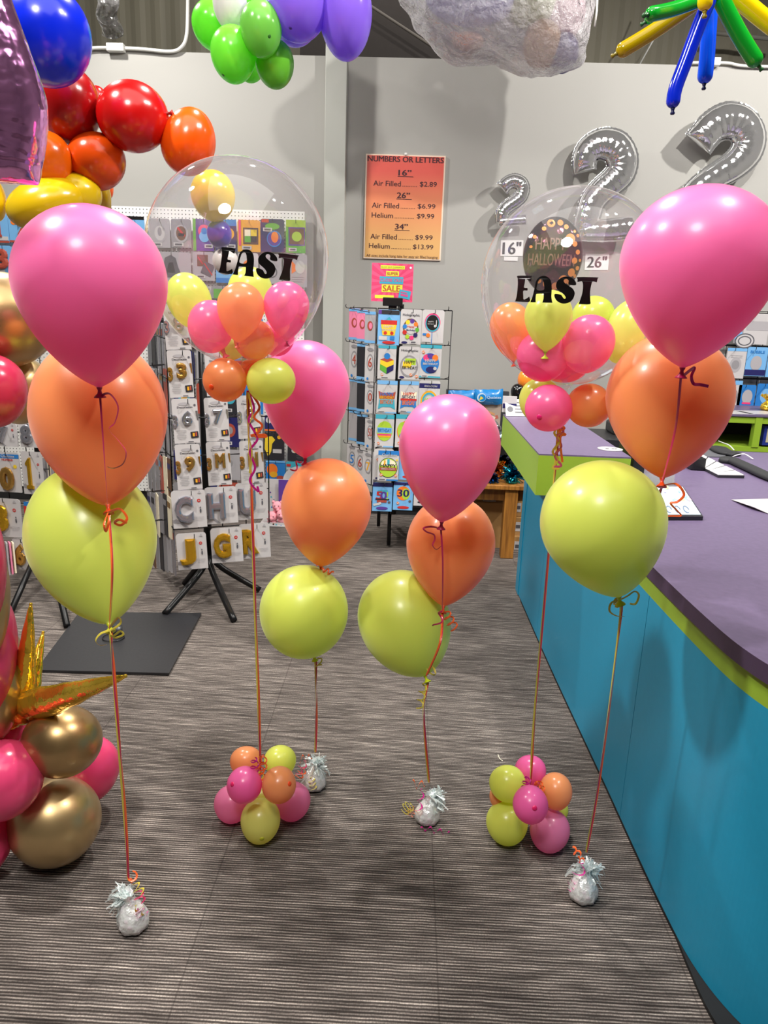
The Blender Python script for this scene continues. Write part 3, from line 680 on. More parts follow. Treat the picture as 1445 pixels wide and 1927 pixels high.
# balloons loose inside the left bubble
G = 'small balloons inside the left bubble'
orb((357, 567), 41, 53, 1.96, syellow, 'small yellow-green balloon tilted against the left wall of the left bubble', G, .35)
orb((471, 552), 42, 48, 2.02, syellow, 'small yellow-green balloon behind the lettering of the left bubble', G)
t = orb((397, 615), 43, 49, 1.89, spink, 'small pink balloon low on the left inside the left bubble', G, -.1, tail=(424, 670), tipcol='d81b60', tip=None)
t, *_ = helium((457, 531), (447, 645), 88, 1.84, 'orange', 'small orange balloon in the middle inside the left bubble', G, mat=sorange, ks=.6, tm=.6)
t, *_ = helium((538, 529), (540, 642), 86, 1.88, 'pink', 'small pink balloon on the right inside the left bubble, below the letter T', G, mat=spink, ks=.6, tm=.6)
orb((478, 640), 38, 38, 1.90, sorange, 'small orange balloon at the bottom inside the left bubble', G)
orb((436, 655), 26, 22, 1.96, syellow, 'small yellow balloon hidden low behind the orange ones in the left bubble', G)
orb((520, 636), 34, 34, 1.97, spink, 'small pink balloon low behind the right one inside the left bubble', G)
G = 'small balloons inside the right bubble'
t, *_ = helium((957, 569), (966, 680), 78, 1.93, 'orange', 'small orange balloon on the left inside the right bubble', G, mat=sorange, ks=.6, tm=.6)
t, *_ = helium((1036, 545), (1026, 662), 89, 1.82, 'yellow', 'small yellow balloon hanging mouth down in the right bubble below its lettering', G, mat=syellow, ks=.8, tm=.58)
orb((1116, 600), 40, 42, 1.99, sgreen, 'small yellow-green balloon at the back inside the right bubble', G)
orb((1182, 624), 43, 62, 1.94, syellow, 'small pale yellow balloon on the right inside the right bubble', G, -.35)
orb((1022, 670), 49, 48, 1.88, spink, 'small pink balloon low on the left inside the right bubble', G, .2)
orb((1106, 648), 48, 55, 1.85, spink, 'small pink balloon on the right inside the right bubble', G, -.3, tip=None)
orb((1062, 694), 42, 26, 1.92, spink, 'small pink balloon lying lowest inside the right bubble', G)
# the collars of small balloons under each bubble
G = 'collar balloons under the left bubble'
orb((423, 715), 41, 41, 1.86, sorange, 'small round orange balloon in the collar under the left bubble', G, tip=(398, 728), tipcol='f4511e', egg=0)
orb((510, 717), 46, 43, 1.86, syellow, 'small round yellow balloon in the collar under the left bubble', G, egg=0)
orb((452, 703), 30, 24, 1.97, spink, 'small pink balloon at the back of the left bubble collar', G)
orb((482, 700), 36, 26, 1.97, sorange, 'small orange balloon at the back of the left bubble collar', G)
G = 'collar balloons under the right bubble'
orb((1032, 768), 44, 44, 1.84, spink, 'small round pink balloon in the collar under the right bubble', G, tip=(1015, 785), tipcol='e91e78', egg=0)
orb((1016, 754), 39, 42, 1.96, syellow, 'small yellow-green balloon behind the pink one in the right bubble collar', G)
orb((1108, 763), 42, 41, 1.9, sorange, 'small round orange balloon in the collar under the right bubble', G, egg=0)
# tails, curls and long ribbons of the bubbles
fl1 = PZ(492, 1560, 0); fl1 = PY(490, 1462, 1.93); fl2 = PY(998, 1478, 1.945)
for tt, c0, fl, via in ((bl, PY(466, 735, 1.92), fl1, [PY(473, 950, 1.925), PY(484, 1250, 1.93)]), (br, PY(1052, 800, 1.93), fl2, [PY(1036, 990, 1.935), PY(1006, 1350, 1.94)])):
    strands(tt, ['yellow', 'pink', 'orange'], c0, fl, via, 5)
q = lambda x, y, Y=1.88: PY(x, y, Y)
ribbon(smooth([q(466, 735), q(478, 768), q(468, 790), q(480, 815), q(484, 828), q(470, 850), q(480, 880), q(470, 905), q(486, 925), q(484, 915)], 6), rib['magenta'], bl, .003, 0, 'curled_ribbon')
ribbon(smooth([q(468, 735), q(488, 765), q(478, 785), q(493, 800), q(484, 815), q(472, 820), q(496, 818), q(500, 822), q(480, 822)], 6), rib['orange'], bl, .003, 0, 'curled_ribbon')
ribbon(smooth([q(467, 738), q(474, 780), q(466, 810), q(474, 850), q(470, 890)], 6), rib['yellow'], bl, .003, 3, 'curled_ribbon')
ribbon(smooth([q(1052, 800), q(1043, 815), q(1053, 830), q(1040, 850), q(1050, 865), q(1040, 880), q(1052, 882)], 6), rib['yellow'], br, .003, 0, 'curled_ribbon')
ribbon(smooth([q(1052, 800), q(1060, 812), q(1048, 822), q(1056, 840), q(1044, 858), q(1056, 876), q(1042, 878)], 6), rib['magenta'], br, .003, 0, 'curled_ribbon')
ribbon(smooth([q(1054, 800), q(1062, 806), q(1052, 812), q(1064, 818), q(1054, 824), q(1058, 870)], 6), rib['orange'], br, .003, 0, 'curled_ribbon')
# ---------------------------------------------------------------- balloon flowers on the floor
G = 'balloons of the left flower on the carpet'
fpink, forange, fyellow = latex('ff78c0', .28, .42), latex('ffb074', .28, .38), latex('f2fa78', .28, .42)
dpink = latex('ff98c8', .28, .45, .1); dyel = latex('fafa90', .28, .45, .1)
orb((463, 1433), 30, 28, 2.03, forange, 'orange balloon at the back of the left balloon flower', G)
orb((527, 1432), 30, 29, 2.03, fyellow, 'yellow-green balloon at the back of the left balloon flower', G)
orb((437, 1513), 34, 35, 1.98, dpink, 'pink balloon low on the outer left of the left balloon flower', G, rest=True)
orb((549, 1508), 35, 36, 1.98, dpink, 'pink balloon low beside the foil weight in the left balloon flower', G, rest=True)
orb((493, 1500), 30, 30, 2.05, dyel, 'yellow balloon hidden under the back of the left balloon flower', G)
orb((490, 1545), 37, 41, 1.89, dyel, 'pale yellow balloon at the very front of the left balloon flower', G, rest=True, tip=(493, 1578), tipcol='c8c830')
orb((460, 1477), 33, 34, 1.88, fpink, 'hot pink balloon in the front upper row of the left balloon flower', G, tip=(437, 1476), tipcol='d81b60', egg=0)
orb((525, 1477), 32, 34, 1.88, forange, 'orange balloon in the front upper row of the left balloon flower', G, tip=(545, 1475), tipcol='f4511e', egg=0)
for c, st, d in (('orange', (488, 1440), (.1, 0, -1)), ('magenta', (480, 1425), (-.1, 0, -1)), ('orange', (494, 1420), (0, 0, -1)), ('yellow', (488, 1450), (0, 0, -1))):
    ribbon(curl(PY(st[0], st[1], 1.90), d, 2.5, .012, .05, ph=st[0]), rib[c], bl, .0024, 0, 'curled_ribbon')
G = 'balloons of the right flower on the carpet'
orb((998, 1451), 29, 29, 2.04, fpink, 'hot pink balloon at the back of the right balloon flower', G)
orb((935, 1500), 14, 20, 1.99, forange, 'orange balloon peeping out low at the left of the right balloon flower', G)
orb((1052, 1524), 17, 20, 2.0, fyellow, 'yellow-green balloon mostly hidden under the orange one of the right balloon flower', G)
orb((955, 1475), 34, 34, 1.97, fyellow, 'yellow-green balloon in the upper row of the right balloon flower', G, .2)
orb((1046, 1489), 30, 34, 1.95, forange, 'orange balloon in the upper row of the right balloon flower', G)
orb((954, 1549), 39, 40, 1.90, latex('f2fa78', .28, .45), 'yellow-green balloon lowest at the front of the right balloon flower', G, rest=True)
orb((1034, 1563), 37, 40, 1.88, dpink, 'translucent pink balloon lowest at the front of the right balloon flower', G, -.3, rest=True)
orb((998, 1514), 33, 35, 1.84, fpink, 'hot pink balloon at the very front of the right balloon flower', G, tip=(1006, 1521), tipcol='d81b60', egg=0)
for c, st, d in (('orange', (1005, 1478), (.4, 0, -.5)), ('magenta', (992, 1462), (-.1, 0, -1)), ('orange', (1010, 1470), (.5, 0, -1))):
    ribbon(curl(PY(st[0], st[1], 1.90), d, 2.5, .012, .04, ph=st[0]), rib[c], br, .0024, 0, 'curled_ribbon')
# ---------------------------------------------------------------- the rainbow garland at upper left
def lx(c, tr=.12): return latex(c, .22, tr)
G = 'balloons of the rainbow garland'
orb((84, 66), 84, 88, 2.35, lx('0a2be6'), 'big royal blue balloon at the top of the rainbow garland', None, egg=.05)
orb((183, 190), 20, 26, 2.95, lx('c40f0f'), 'small red balloon peeping out between the two big red ones', None)
orb((60, 210), 30, 45, 2.9, lx('d01212'), 'red balloon mostly hidden behind the purple foil numeral', None)
orb((130, 199), 57, 69, 2.7, lx('a90d10'), 'dark red balloon under the big blue one in the rainbow garland', None, tip=None)
orb((250, 220), 66, 62, 2.7, lx('c90f0f'), 'large red balloon lying sideways in the rainbow garland, its knot pointing to the orange one', None, tail=(322, 213), tipcol='8c0a0a', egg=0)
orb((355, 267), 50, 60, 2.75, lx('f55a0a'), 'bright orange balloon dangling at the tip of the rainbow garland', None, -.35, egg=-.12)
orb((90, 303), 45, 52, 2.62, lx('ee6a0c'), 'orange balloon beside the purple foil numeral', None)
orb((182, 304), 53, 51, 2.7, lx('e6500a'), 'orange balloon under the large red one in the rainbow garland', None)
orb((204, 350), 9, 22, 2.95, lx('f4620c'), 'sliver of an orange balloon behind the yellow ones', None)
orb((180, 372), 28, 48, 2.85, lx('d8b80c'), 'yellow balloon at the back of the yellow pair in the rainbow garland', None)
orb((88, 384), 74, 46, 2.6, lx('d9b510'), 'long yellow balloon left of the yellow pair, above the number packs', None, .25, egg=0)
orb((148, 368), 42, 40, 2.66, lx('e0bd12'), 'yellow balloon in the middle of the yellow pair in the rainbow garland', None)
orb((-12, 375), 22, 40, 2.6, lx('f2d312'), 'bright yellow balloon cut by the photo edge under the foil numeral', None)
orb((401, 369), 41, 46, 3.05, lx('e8c21a'), 'yellow balloon of the hanging tail, seen through the left bubble', None, .1, tail=(404, 322), tipcol='c85a3a')
orb((413, 441), 23, 26, 3.08, lx('3a2aa8'), 'small violet balloon of the hanging tail, seen through the left bubble', None, .15)
orb((424, 492), 24, 24, 3.12, lx('d6d2cc'), 'small greyish white balloon behind the letter E of the left bubble', None)
# purple foil numeral
pf = foil('ffb0f4', .14, .7, 11); pf.node_tree.nodes['Principled BSDF'].inputs['Metallic'].default_value = .93
def pillow(path, Y, thick, mat, name, parent, power=2.2, endk=(.06, .06), n=26, k=10):
    P = [PY(a, b, Y) for a, b, c in path]; Wd = [c * S(p) for (a, b, c), p in zip(path, P)]
    pts = smooth(P, k); N = len(pts); ws = []
    for i in range(N):
        f = i / (N - 1) * (len(path) - 1); j = min(int(f), len(path) - 2); ws.append(Wd[j] + (Wd[j + 1] - Wd[j]) * (f - j))
    th = []
    m = max(ws)
    for i in range(N):
        f = i / (N - 1); e0 = min(1, f / .13 + 0); e1 = min(1, (1 - f) / .13)
        s0 = endk[0] + (1 - endk[0]) * sqrt(max(0, 1 - (1 - e0) ** 2)); s1 = endk[1] + (1 - endk[1]) * sqrt(max(0, 1 - (1 - e1) ** 2))
        th.append(ws[i] * thick * s0 * s1 * (1 + .02 * sin(i * 1.3)))
    mb = MB().sweep(pts, ws, th, n, nrm=(0, -1, 0), power=power)
    return mb, pts, ws
t = thing('foil_number', 'shiny purple foil numeral balloon cut by the photo edge, before the garland', 'foil balloon', PY(10, 352, 1.35))
mb, *_ = pillow([(-62, -120, 50), (-44, -20, 56), (-16, 90, 66), (14, 190, 70), (16, 250, 67), (12, 300, 63), (15, 346, 57)], 1.35, .85, pf, 'e', t)
mb.obj('foil_envelope', pf, t)
# ---------------------------------------------------------------- gold and pink balloon column at the left edge
chrome = latex('b89868', .33, 0, 0, .85); chrome2 = latex('c4a878', .36, 0, 0, .8)
cpk = latex('f0487e', .22, .15); cpk2 = latex('c93458', .22, .12)
orb((2, 603), 100, 88, 2.05, chrome, 'large gold chrome balloon behind the big pink balloon at the left', None)
orb((34, 734), 62, 64, 2.15, chrome2, 'gold chrome balloon below the largest gold one, behind the orange balloon', None)
orb((-14, 736), 61, 69, 1.9, cpk2, 'deep pink balloon at the photo edge beside the gold ones', None)
Yc2 = 1.72
cols_ = [((-34, 1075), 42, 120, cpk, 'top pink balloon of the spiral column', .04), ((-20, 1130), 36, 110, chrome2, 'upper gold stripe of the spiral column', .03), ((-22, 1235), 50, 120, cpk, 'middle pink balloon of the spiral column', 0), ((-10, 1290), 54, 110, chrome2, 'lower gold balloon of the spiral column', -.02), ((0, 1345), 52, 74, cpk, 'lowest pink balloon of the spiral column', 0)]
for i, (c, rx, ry, m_, lab, ro) in enumerate(cols_):
    orb(c, rx, ry, Yc2 + .03 * i, m_, lab + ' cut by the photo edge', None, ro, egg=0)
orb((160, 1448), 62, 64, 1.98, cpk, 'pink balloon behind the two round gold balloons on the carpet', None)
orb((117, 1395), 72, 67, 1.78, chrome, 'gold chrome balloon under the starburst spike', None, egg=.03)
orb((4, 1468), 73, 74, 1.68, latex('fb4f86', .2, .15), 'pink balloon at the photo edge beside the two gold ones', None)
orb((-28, 1585), 48, 62, 1.70, cpk, 'pink balloon lowest at the photo edge on the carpet', None)
orb((103, 1545), 83, 82, 1.74, chrome2, 'gold chrome balloon resting on the carpet at the column foot', None, rest=True, egg=.03)
gf = foil('ffd84e', .1, .35, 22); gf.node_tree.nodes['Principled BSDF'].inputs['Metallic'].default_value = .82
t = thing('foil_starburst', 'gold foil starburst with pointed spikes at the column foot', 'foil balloon', PY(48, 1335, 1.8))
hub = PY(40, 1338, 1.8)
def spike(tip, b0, wpx, Yt, Yb, flat=.75):
    a, b = PY(b0[0], b0[1], Yb), PY(tip[0], tip[1], Yt); s = S(a); N = 14; pts = [a.lerp(b, i / N) for i in range(N + 1)]
    ws = [wpx * s * (1 - (i / N)) ** .8 * (1 + .05 * sin(i * 2)) * (.72 + .28 * min(1, i / 2.5)) + .0035 for i in range(N + 1)]
    MB().sweep(pts, ws, [q * flat for q in ws], 10, nrm=(0, -1, 0), power=1.5).obj('spike', gf, t)
    MB().ball(b, .005, 8).obj('seal_tip', gf, t)
spike((58, 1137), (42, 1325), 26, 1.80, 1.80); spike((81, 1190), (52, 1322), 20, 1.95, 1.84); spike((236, 1272), (44, 1334), 37, 1.60, 1.79, .7); spike((-60, 1220), (38, 1338), 20, 1.75, 1.8); spike((-40, 1400), (38, 1340), 22, 1.72, 1.8)
MB().ball(hub, .04, 14).obj('core', gf, t)
# ---------------------------------------------------------------- hanging cluster of lime and purple balloons
lg = lx('86f246', .4); lg2 = lx('80dc40', .4); pu = lx('9a72ea', .35)
orb((438, 70), 30, 30, 3.99, lg, 'lime green balloon at the core of the hanging cluster', None)
orb((405, 47), 43, 44, 3.80, lg, 'lime green balloon furthest left in the hanging cluster', None)
orb((470, 118), 30, 34, 3.99, lg, 'lime green balloon mostly hidden at the bottom middle of the hanging cluster', None)
orb((472, 0), 34, 30, 3.89, lg2, 'green balloon cut by the top photo edge between the white and violet ones', None)
orb((433, 10), 32, 43, 3.65, lx('e8e6e4', .3), 'white balloon in the hanging lime cluster', None)
orb((439, 103), 42, 49, 3.62, lg, 'large lime green balloon at the front of the hanging cluster', None, tip=(419, 141), tipcol='2c7a10')
orb((517, 121), 36, 42, 3.70, lg2, 'green balloon lowest in the hanging cluster, below the violet pair', None)
orb((491, 55), 39, 48, 3.55, lx('86d45a', .45), 'darker green translucent balloon next to the violet ones', None, tip=(507, 68), tipcol='2c6a18')
orb((553, 22), 52, 58, 3.77, pu, 'violet balloon at the back of the hanging violet pair', None)
orb((560, 8), 59, 63, 3.60, pu, 'round violet balloon facing forward beside the green ones', None, tip=(546, 52), tipcol='4a2a9a')
orb((650, 28), 50, 76, 3.65, pu, 'violet balloon furthest right in the hanging cluster, before the column top', None)
# ---------------------------------------------------------------- twisting balloons tied in a burst at upper right
def longb(pts, wpx, Y, mat, label, col, tipd=None, dy=0.0):
    n_ = len(pts); P = smooth([PY(a, b, Y + dy * i / (n_ - 1)) for i, (a, b) in enumerate(pts)], 10); N = len(P); L = sum((P[i + 1] - P[i]).length for i in range(N - 1)); R = wpx * S(P[N // 2])
    ex = []; acc = 0; ds = [0]
    for i in range(N - 1): acc += (P[i + 1] - P[i]).length; ds.append(acc)
    # resample the ends so that they are round
    def at(d):
        d = max(0, min(L, d))
        for i in range(N - 1):
            if ds[i + 1] >= d: return P[i].lerp(P[i + 1], (d - ds[i]) / max(1e-9, ds[i + 1] - ds[i]))
        return P[-1]
    st = [R * (1 - cos(pi / 2 * k / 6)) for k in range(7)]
    dd = st + [R + (L - 2 * R) * k / 16 for k in range(1, 16)] + [L - q for q in st[::-1]]
    rr = [max(.001, R * sin(pi / 2 * k / 6)) for k in range(7)] + [R] * 15 + [max(.001, R * sin(pi / 2 * k / 6)) for k in range(6, -1, -1)]
    t = thing('long_balloon', label, 'balloon', P[0])
    MB().sweep([at(q) for q in dd], rr, n=24).obj('envelope', mat, t)
    e = P[-1]; dv = (P[-1] - P[-2]).normalized()
    MB().lathe(e - dv * .002, dv, [(.007, 0), (.0045, .006), (.004, .009), (.0065, .014), (.005, .0175)], 10).obj('knot', plain(col, .4), t)
lgm = latex('12a02a', .12, .15); lym = latex('ead00a', .12, .2); lbm = latex('0a28c8', .12, .1); lb2 = latex('0a55f0', .14, .2); lom = latex('b39a08', .12, .3)
longb([(1345, -12), (1310, 2), (1265, 18), (1218, 28)], 13, 2.3, lgm, 'short green long balloon pointing left at the top', '0b4a18', dy=-.15)
longb([(1350, -10), (1290, 12), (1235, 30), (1214, 42)], 9, 2.6, latex('18c23a', .14, .2), 'thin green long balloon behind the olive yellow one', '0b4a18')
longb([(1342, -20), (1290, 18), (1225, 62), (1160, 101)], 14, 2.35, lom, 'olive yellow long balloon slanting down to the left', '7a6a08')
longb([(1340, -10), (1318, 40), (1292, 110), (1270, 170), (1266, 204)], 13, 2.28, lbm, 'dark blue long balloon, the lowest hanging of the burst', '04104a')
longb([(1338, -10), (1334, 50), (1330, 110), (1325, 158)], 14, 2.42, lb2, 'bright blue long balloon hanging straight before the wall top', '04104a')
longb([(1352, -10), (1375, 35), (1400, 80), (1428, 124)], 15, 2.3, lgm, 'long green balloon slanting down to the right', '0b4a18')
longb([(1365, -25), (1400, 5), (1440, 38), (1490, 76)], 16, 2.33, lym, 'bright yellow long balloon leaving the photo at the right edge', '8a7a08')
longb([(1334, -60), (1330, -30), (1327, 0), (1326, 21)], 14, 2.15, lym, 'stubby yellow long balloon pointing at the viewer in the middle of the burst', '8a7a08')
# ---------------------------------------------------------------- big clear bag of foil balloons at the ceiling
edge_px = [(760, -40), (752, 2), (772, 28), (790, 52), (822, 78), (862, 104), (905, 108), (950, 118), (1000, 136), (1035, 143), (1064, 138), (1094, 120), (1099, 85), (1106, 50), (1110, 0), (1105, -60), (1000, -130), (880, -130)]
YB = 4.75; cpx = (935, -5); Cb = PY(cpx[0], cpx[1], YB); ep = smooth([PY(a, b, YB) for a, b in edge_px], 4, True)
t = thing('balloon_bag', 'big crumpled clear bag of foil balloons hung over the wall top', 'bag', Cb)
mb = MB(); m = 20; n = len(ep); vs = []
for i in range(m + 1):
    ph = pi * i / m
    for k in range(n):
        q = (ep[k] - Cb) * max(.02, sin(ph)) ** .75; p = Cb + q + V((0, -cos(ph) * .38, 0))
        nz = noise.noise(p * 4) * .05 + noise.noise(p * 11) * .02 + noise.noise(V((p.x * 16, p.y * 16, p.z * 5))) * .012
        p += (p - Cb).normalized() * nz * (1.0 if 0 < i < m else 0); vs.append(p)
mb.add(vs, [(i * n + k, i * n + (k + 1) % n, (i + 1) * n + (k + 1) % n, (i + 1) * n + k) for i in range(m) for k in range(n)], 0, True)
bf = clearfilm('bag_film', (.74, .74, .75), .55, 1.36, .24)
nt = bf.node_tree; tcn = nt.nodes.new('ShaderNodeTexCoord'); nn_ = nt.nodes.new('ShaderNodeTexNoise'); nn_.inputs['Scale'].default_value = 6.5; nn_.inputs['Detail'].default_value = 5
bpn = nt.nodes.new('ShaderNodeBump'); bpn.inputs['Strength'].default_value = 1.0; bpn.inputs['Distance'].default_value = .12
nt.links.new(tcn.outputs['Object'], nn_.inputs['Vector']); nt.links.new(nn_.outputs[0], bpn.inputs['Height'])
for nd in nt.nodes:
    if nd.type in ('BSDF_GLOSSY', 'BSDF_DIFFUSE', 'FRESNEL', 'BSDF_TRANSLUCENT'): nt.links.new(bpn.outputs[0], nd.inputs['Normal'])
mb.obj('clear_film', bf, t)
for c, rx, ry, cc, nm in (((890, -10), 92, 52, 'a9a8dc', 'lavender'), ((1000, 5), 50, 44, 'a8b070', 'green and yellow'), ((1065, 25), 36, 45, 'c88aa0', 'pink'), ((1020, 85), 36, 42, 'b08a66', 'orange'), ((1060, 100), 28, 34, '6a6a9a', 'slate blue'), ((880, 78), 30, 16, 'b08a78', 'dull orange')):
    orb(c, rx, ry, YB, plain(cc, .4, .2), nm + ' foil balloon pressed inside the big clear bag', None, name='foil_balloon', cat='foil balloon', depth=min(rx, ry) * .6)
# ---------------------------------------------------------------- silver number twos on the wall
sv = foil('eeeff0', .06, .16, 20, 'silver_foil'); sv.node_tree.nodes['Principled BSDF'].inputs['Metallic'].default_value = .86
def silver_two(o, k, s1, s2, label, Y, rad):
    conv = lambda L: [(o[0] + a / k, o[1] + b / k, c / k) for a, b, c in L]
    c1 = conv(s1)
    t = thing('foil_number', label, 'foil balloon', PY(c1[-1][0], c1[-1][1], Y))
    mb, pts, ws = pillow(c1, Y, .72, sv, '', t, 2.0, (.04, .1), 30, 9)
    mb2, *_ = pillow(conv(s2), Y, .66, sv, '', t, 2.0, (.12, .05), 26, 9)
    mb.add(mb2.v, mb2.f, 0, True)
    mb.obj('foil_envelope', sv, t)
    # the crimped seam round the outer edge
    sp = []
    pr = V((0, -1, 0))
    sm = MB()
    for sg in (-1, 1):
        line = []
        for i, p in enumerate(pts):
            d = (pts[min(i + 1, len(pts) - 1)] - pts[max(0, i - 1)]).normalized(); line.append(p + d.cross(pr) * (ws[i] * 1.03 + .002 * sin(i * 2.7)) * sg)
        sm.sweep(line, [.1 * q + .0015 for q in ws], .0009, 6, nrm=pr, smooth=False)
    sm.obj('seam', sv, t)
YS = WY - .12
silver_two((1060, 230), 7.706, [(312, 722, 150), (300, 600, 160), (345, 440, 170), (460, 345, 185), (600, 315, 200), (760, 370, 210), (850, 540, 210), (830, 720, 200), (710, 860, 185), (560, 985, 175), (430, 1140, 170), (360, 1330, 170), (320, 1480, 165), (290, 1650, 140)],
           [(230, 1580, 130), (400, 1580, 150), (700, 1565, 165), (900, 1540, 165), (1010, 1530, 165)], 'middle sized silver foil number two on the wall, partly behind the right bubble', YS, 0)
silver_two((920, 310), 14.45, [(350, 655, 170), (440, 560, 165), (560, 470, 165), (700, 440, 170), (860, 510, 170), (925, 660, 165), (870, 850, 165), (720, 990, 165), (540, 1110, 160), (400, 1250, 155), (345, 1400, 155), (330, 1580, 130)],
           [(260, 1540, 120), (450, 1540, 140), (800, 1510, 140), (1020, 1490, 140)], 'smallest silver foil number two, nearest the orange price sign', YS + .02, 0)
silver_two((1280, 180), 8.757, [(290, 800, 240), (400, 660, 235), (560, 500, 245), (780, 415, 260), (1010, 480, 255), (1130, 700, 250), (1080, 930, 245), (900, 1130, 220), (650, 1290, 200), (400, 1450, 190), (200, 1650, 190), (110, 1900, 190), (80, 2200, 170)],
           [(30, 2200, 150), (300, 2200, 190), (700, 2180, 200), (1080, 2150, 200)], 'largest silver foil number two, high on the wall behind the big pink balloon', YS - .02, 0)
paper = plain('efeeec', .6)
ink = plain('1c1b20', .6)
def tagcard(px, w, h, txt, label, Y, yaw=0):
    C_ = PY(px[0], px[1], Y); s = S(C_); f = Face(C_, 0, -.03)
    t = thing('size_card', label, 'card', C_)
    mb = MB(); f.slab(mb, w * s, h * s, .003); mb.obj('card', paper, t)
    mb = MB(); f.text(mb, txt, 0, 0, w=w * s * .84, bold=.02); mb.obj('printed_size', plain('3a3a40', .6), t)
tagcard((963, 467), 42, 28, '16"', 'white wall card reading sixteen inch under the smallest silver two', WY - .004)
tagcard((1123, 493), 44, 29, '26"', 'white wall card reading twenty six inch under the middle silver two', WY - .004)
C_ = PY(961, 487, WY - .004)
tag(MB().box(C_, (.1, .003, .028)).obj('price_label', paper), 'little white price strip below the sixteen inch card', 'label')
# round halloween foil balloon seen through the right bubble
C_ = PY(1040, 482, 4.3); s = S(C_); a, b, d = 56 * s, 70 * s, 30 * s
t = thing('foil_balloon', 'dark round foil balloon with orange dots and Halloween greeting, seen through the right bubble', 'foil balloon', C_)
f = Face(C_, .03)
MB().ball(C_, (a, d, b), 40).obj('foil_envelope', foil('3a1f28', .12, .2, 12), t)
def onl(x, z, e=.0015): return C_ + V((x, -d * sqrt(max(.02, 1 - (x / a) ** 2 - (z / b) ** 2)) - e, z))
mb = MB(); rnd = random.Random(4)
for (x, z, r) in ((-.2, .8, .13), (.1, .82, .1), (.3, .72, .08), (-.42, .66, .07), (.45, .42, .17), (.62, .3, .09), (.72, .52, .06), (.75, .1, .08), (.66, -.12, .1), (.8, -.3, .07), (.6, -.42, .13), (.75, -.5, .06), (.35, -.62, .16), (.1, -.78, .12), (-.2, -.72, .11), (-.45, -.66, .08), (.55, -.66, .07), (-.7, .45, .06), (-.8, .2, .05), (.6, .62, .05), (.86, -.1, .05)):
    mb.add([onl((x + r * cos(2 * pi * i / 14)) * a, (z + r * .8 * sin(2 * pi * i / 14)) * b) for i in range(14)], [tuple(range(14))])
mb.obj('orange_dots', plain('d98538', .3, .3), t)
mb = MB()
for txt, x0, z0, w in (('HAPPY', -.18, .28, 1.0), ('HALLOWEEN', -.1, -.12, 1.55)):
    vs, fs, tw, th = textmesh(txt, -.01)
    mb.add([onl((x0 + q.x / tw * w) * a * .98, (z0 + q.y / th * .3) * b) for q in vs], fs)
mb.obj('printed_greeting', plain('6e463e', .4), t)
# ================================================================== SIGNS
def gradmat(c0, c1, name):
    m, N, L, B = newmat(name); tc = N.new('ShaderNodeTexCoord'); sp = N.new('ShaderNodeSeparateXYZ'); L.new(tc.outputs['Generated'], sp.inputs[0])
    cr = N.new('ShaderNodeValToRGB'); e = cr.color_ramp.elements; e[0].position = .15; e[0].color = lin(c1); e[1].position = .85; e[1].color = lin(c0)
    L.new(sp.outputs['Z'], cr.inputs[0]); L.new(cr.outputs[0], B.inputs['Base Color']); B.inputs['Roughness'].default_value = .5; return m
TL, BR = PY(687, 291, WY - .02), PY(828, 489, WY - .02)
sx0, sx1 = PY(686, 390, WY - .02).x, PY(834, 390, WY - .02).x; sz1, sz0 = PY(760, 291, WY - .02).z, PY(756, 488, WY - .02).z
C_ = V(((sx0 + sx1) / 2, WY - .015, (sz0 + sz1) / 2)); SWd, SHt = sx1 - sx0, sz1 - sz0
t = thing('price_sign', 'orange and tan price board reading NUMBERS OR LETTERS on the back wall', 'sign', C_)
f = Face(C_)
mb = MB(); f.slab(mb, SWd, SHt, .022); mb.obj('backing_board', plain('f0d9c4', .5), t)
mb = MB(); f.slab(mb, SWd * .965, SHt * .975, .002, 0, 0, 0, .0025); panel = mb.obj('printed_panel', gradmat('d9564a', 'dba968', 'gradient_print'), t)
sink = plain('3a1420', .6); X = lambda px: (px - 622) / (1082 - 180) * SWd * .99; Z = lambda py: (742 - py) / (1350 - 135) * SHt
mb = MB(); f.text(mb, 'NUMBERS OR LETTERS', 0, Z(187), w=SWd * .955, h=SHt * .052, z=.004, bold=.018); mb.obj('printed_heading', sink, panel)
for txt, px, py, w in (('16”', 620, 338, 150), ('26”', 612, 597, 150), ('34”', 602, 962, 150)):
    mb = MB(); f.text(mb, txt, X(px), Z(py), w=w / 902 * SWd, h=SHt * .054, z=.004, bold=.018); f.rect(mb, X(px + 8), Z(py + 44), 176 / 902 * SWd, SHt * .005, 0, .004); mb.obj('printed_size', sink, panel)
for a_, b_, py, x0, x1, x2, x3 in (('Air Filled', '$2.89', 465, 262, 575, 797, 990), ('Air Filled', '$6.99', 720, 252, 563, 783, 985), ('Helium', '$9.99', 835, 252, 498, 778, 978), ('Air Filled', '$9.99', 1085, 244, 552, 770, 970), ('Helium', '$13.99', 1197, 230, 472, 748, 982)):
    mb = MB(); f.text(mb, a_, X((x0 + x1) / 2), Z(py), w=(x1 - x0) / 902 * SWd, h=SHt * .05, z=.004, bold=.004); f.text(mb, b_, X((x2 + x3) / 2), Z(py), w=(x3 - x2) / 902 * SWd, h=SHt * .052, z=.004, bold=.004)
    nd = int((x2 - x1 - 45) / 19)
    for i in range(nd): f.disc(mb, X(x1 + 27 + i * 19.5), Z(py + 26), .0028, 0, .004, n=6)
    mb.obj('printed_price_line', sink, panel)
mb = MB(); f.text(mb, 'All sizes include hang tabs for easy air filled hanging', 0, Z(1318), w=SWd * .92, z=.004)
mb.obj('printed_footnote', sink, panel)
MB().sweep([f.at(0, SHt / 2 - .004, .001), f.at(0, SHt / 2 + .012, .001)], .009, n=10).obj('hanger', paper, t)
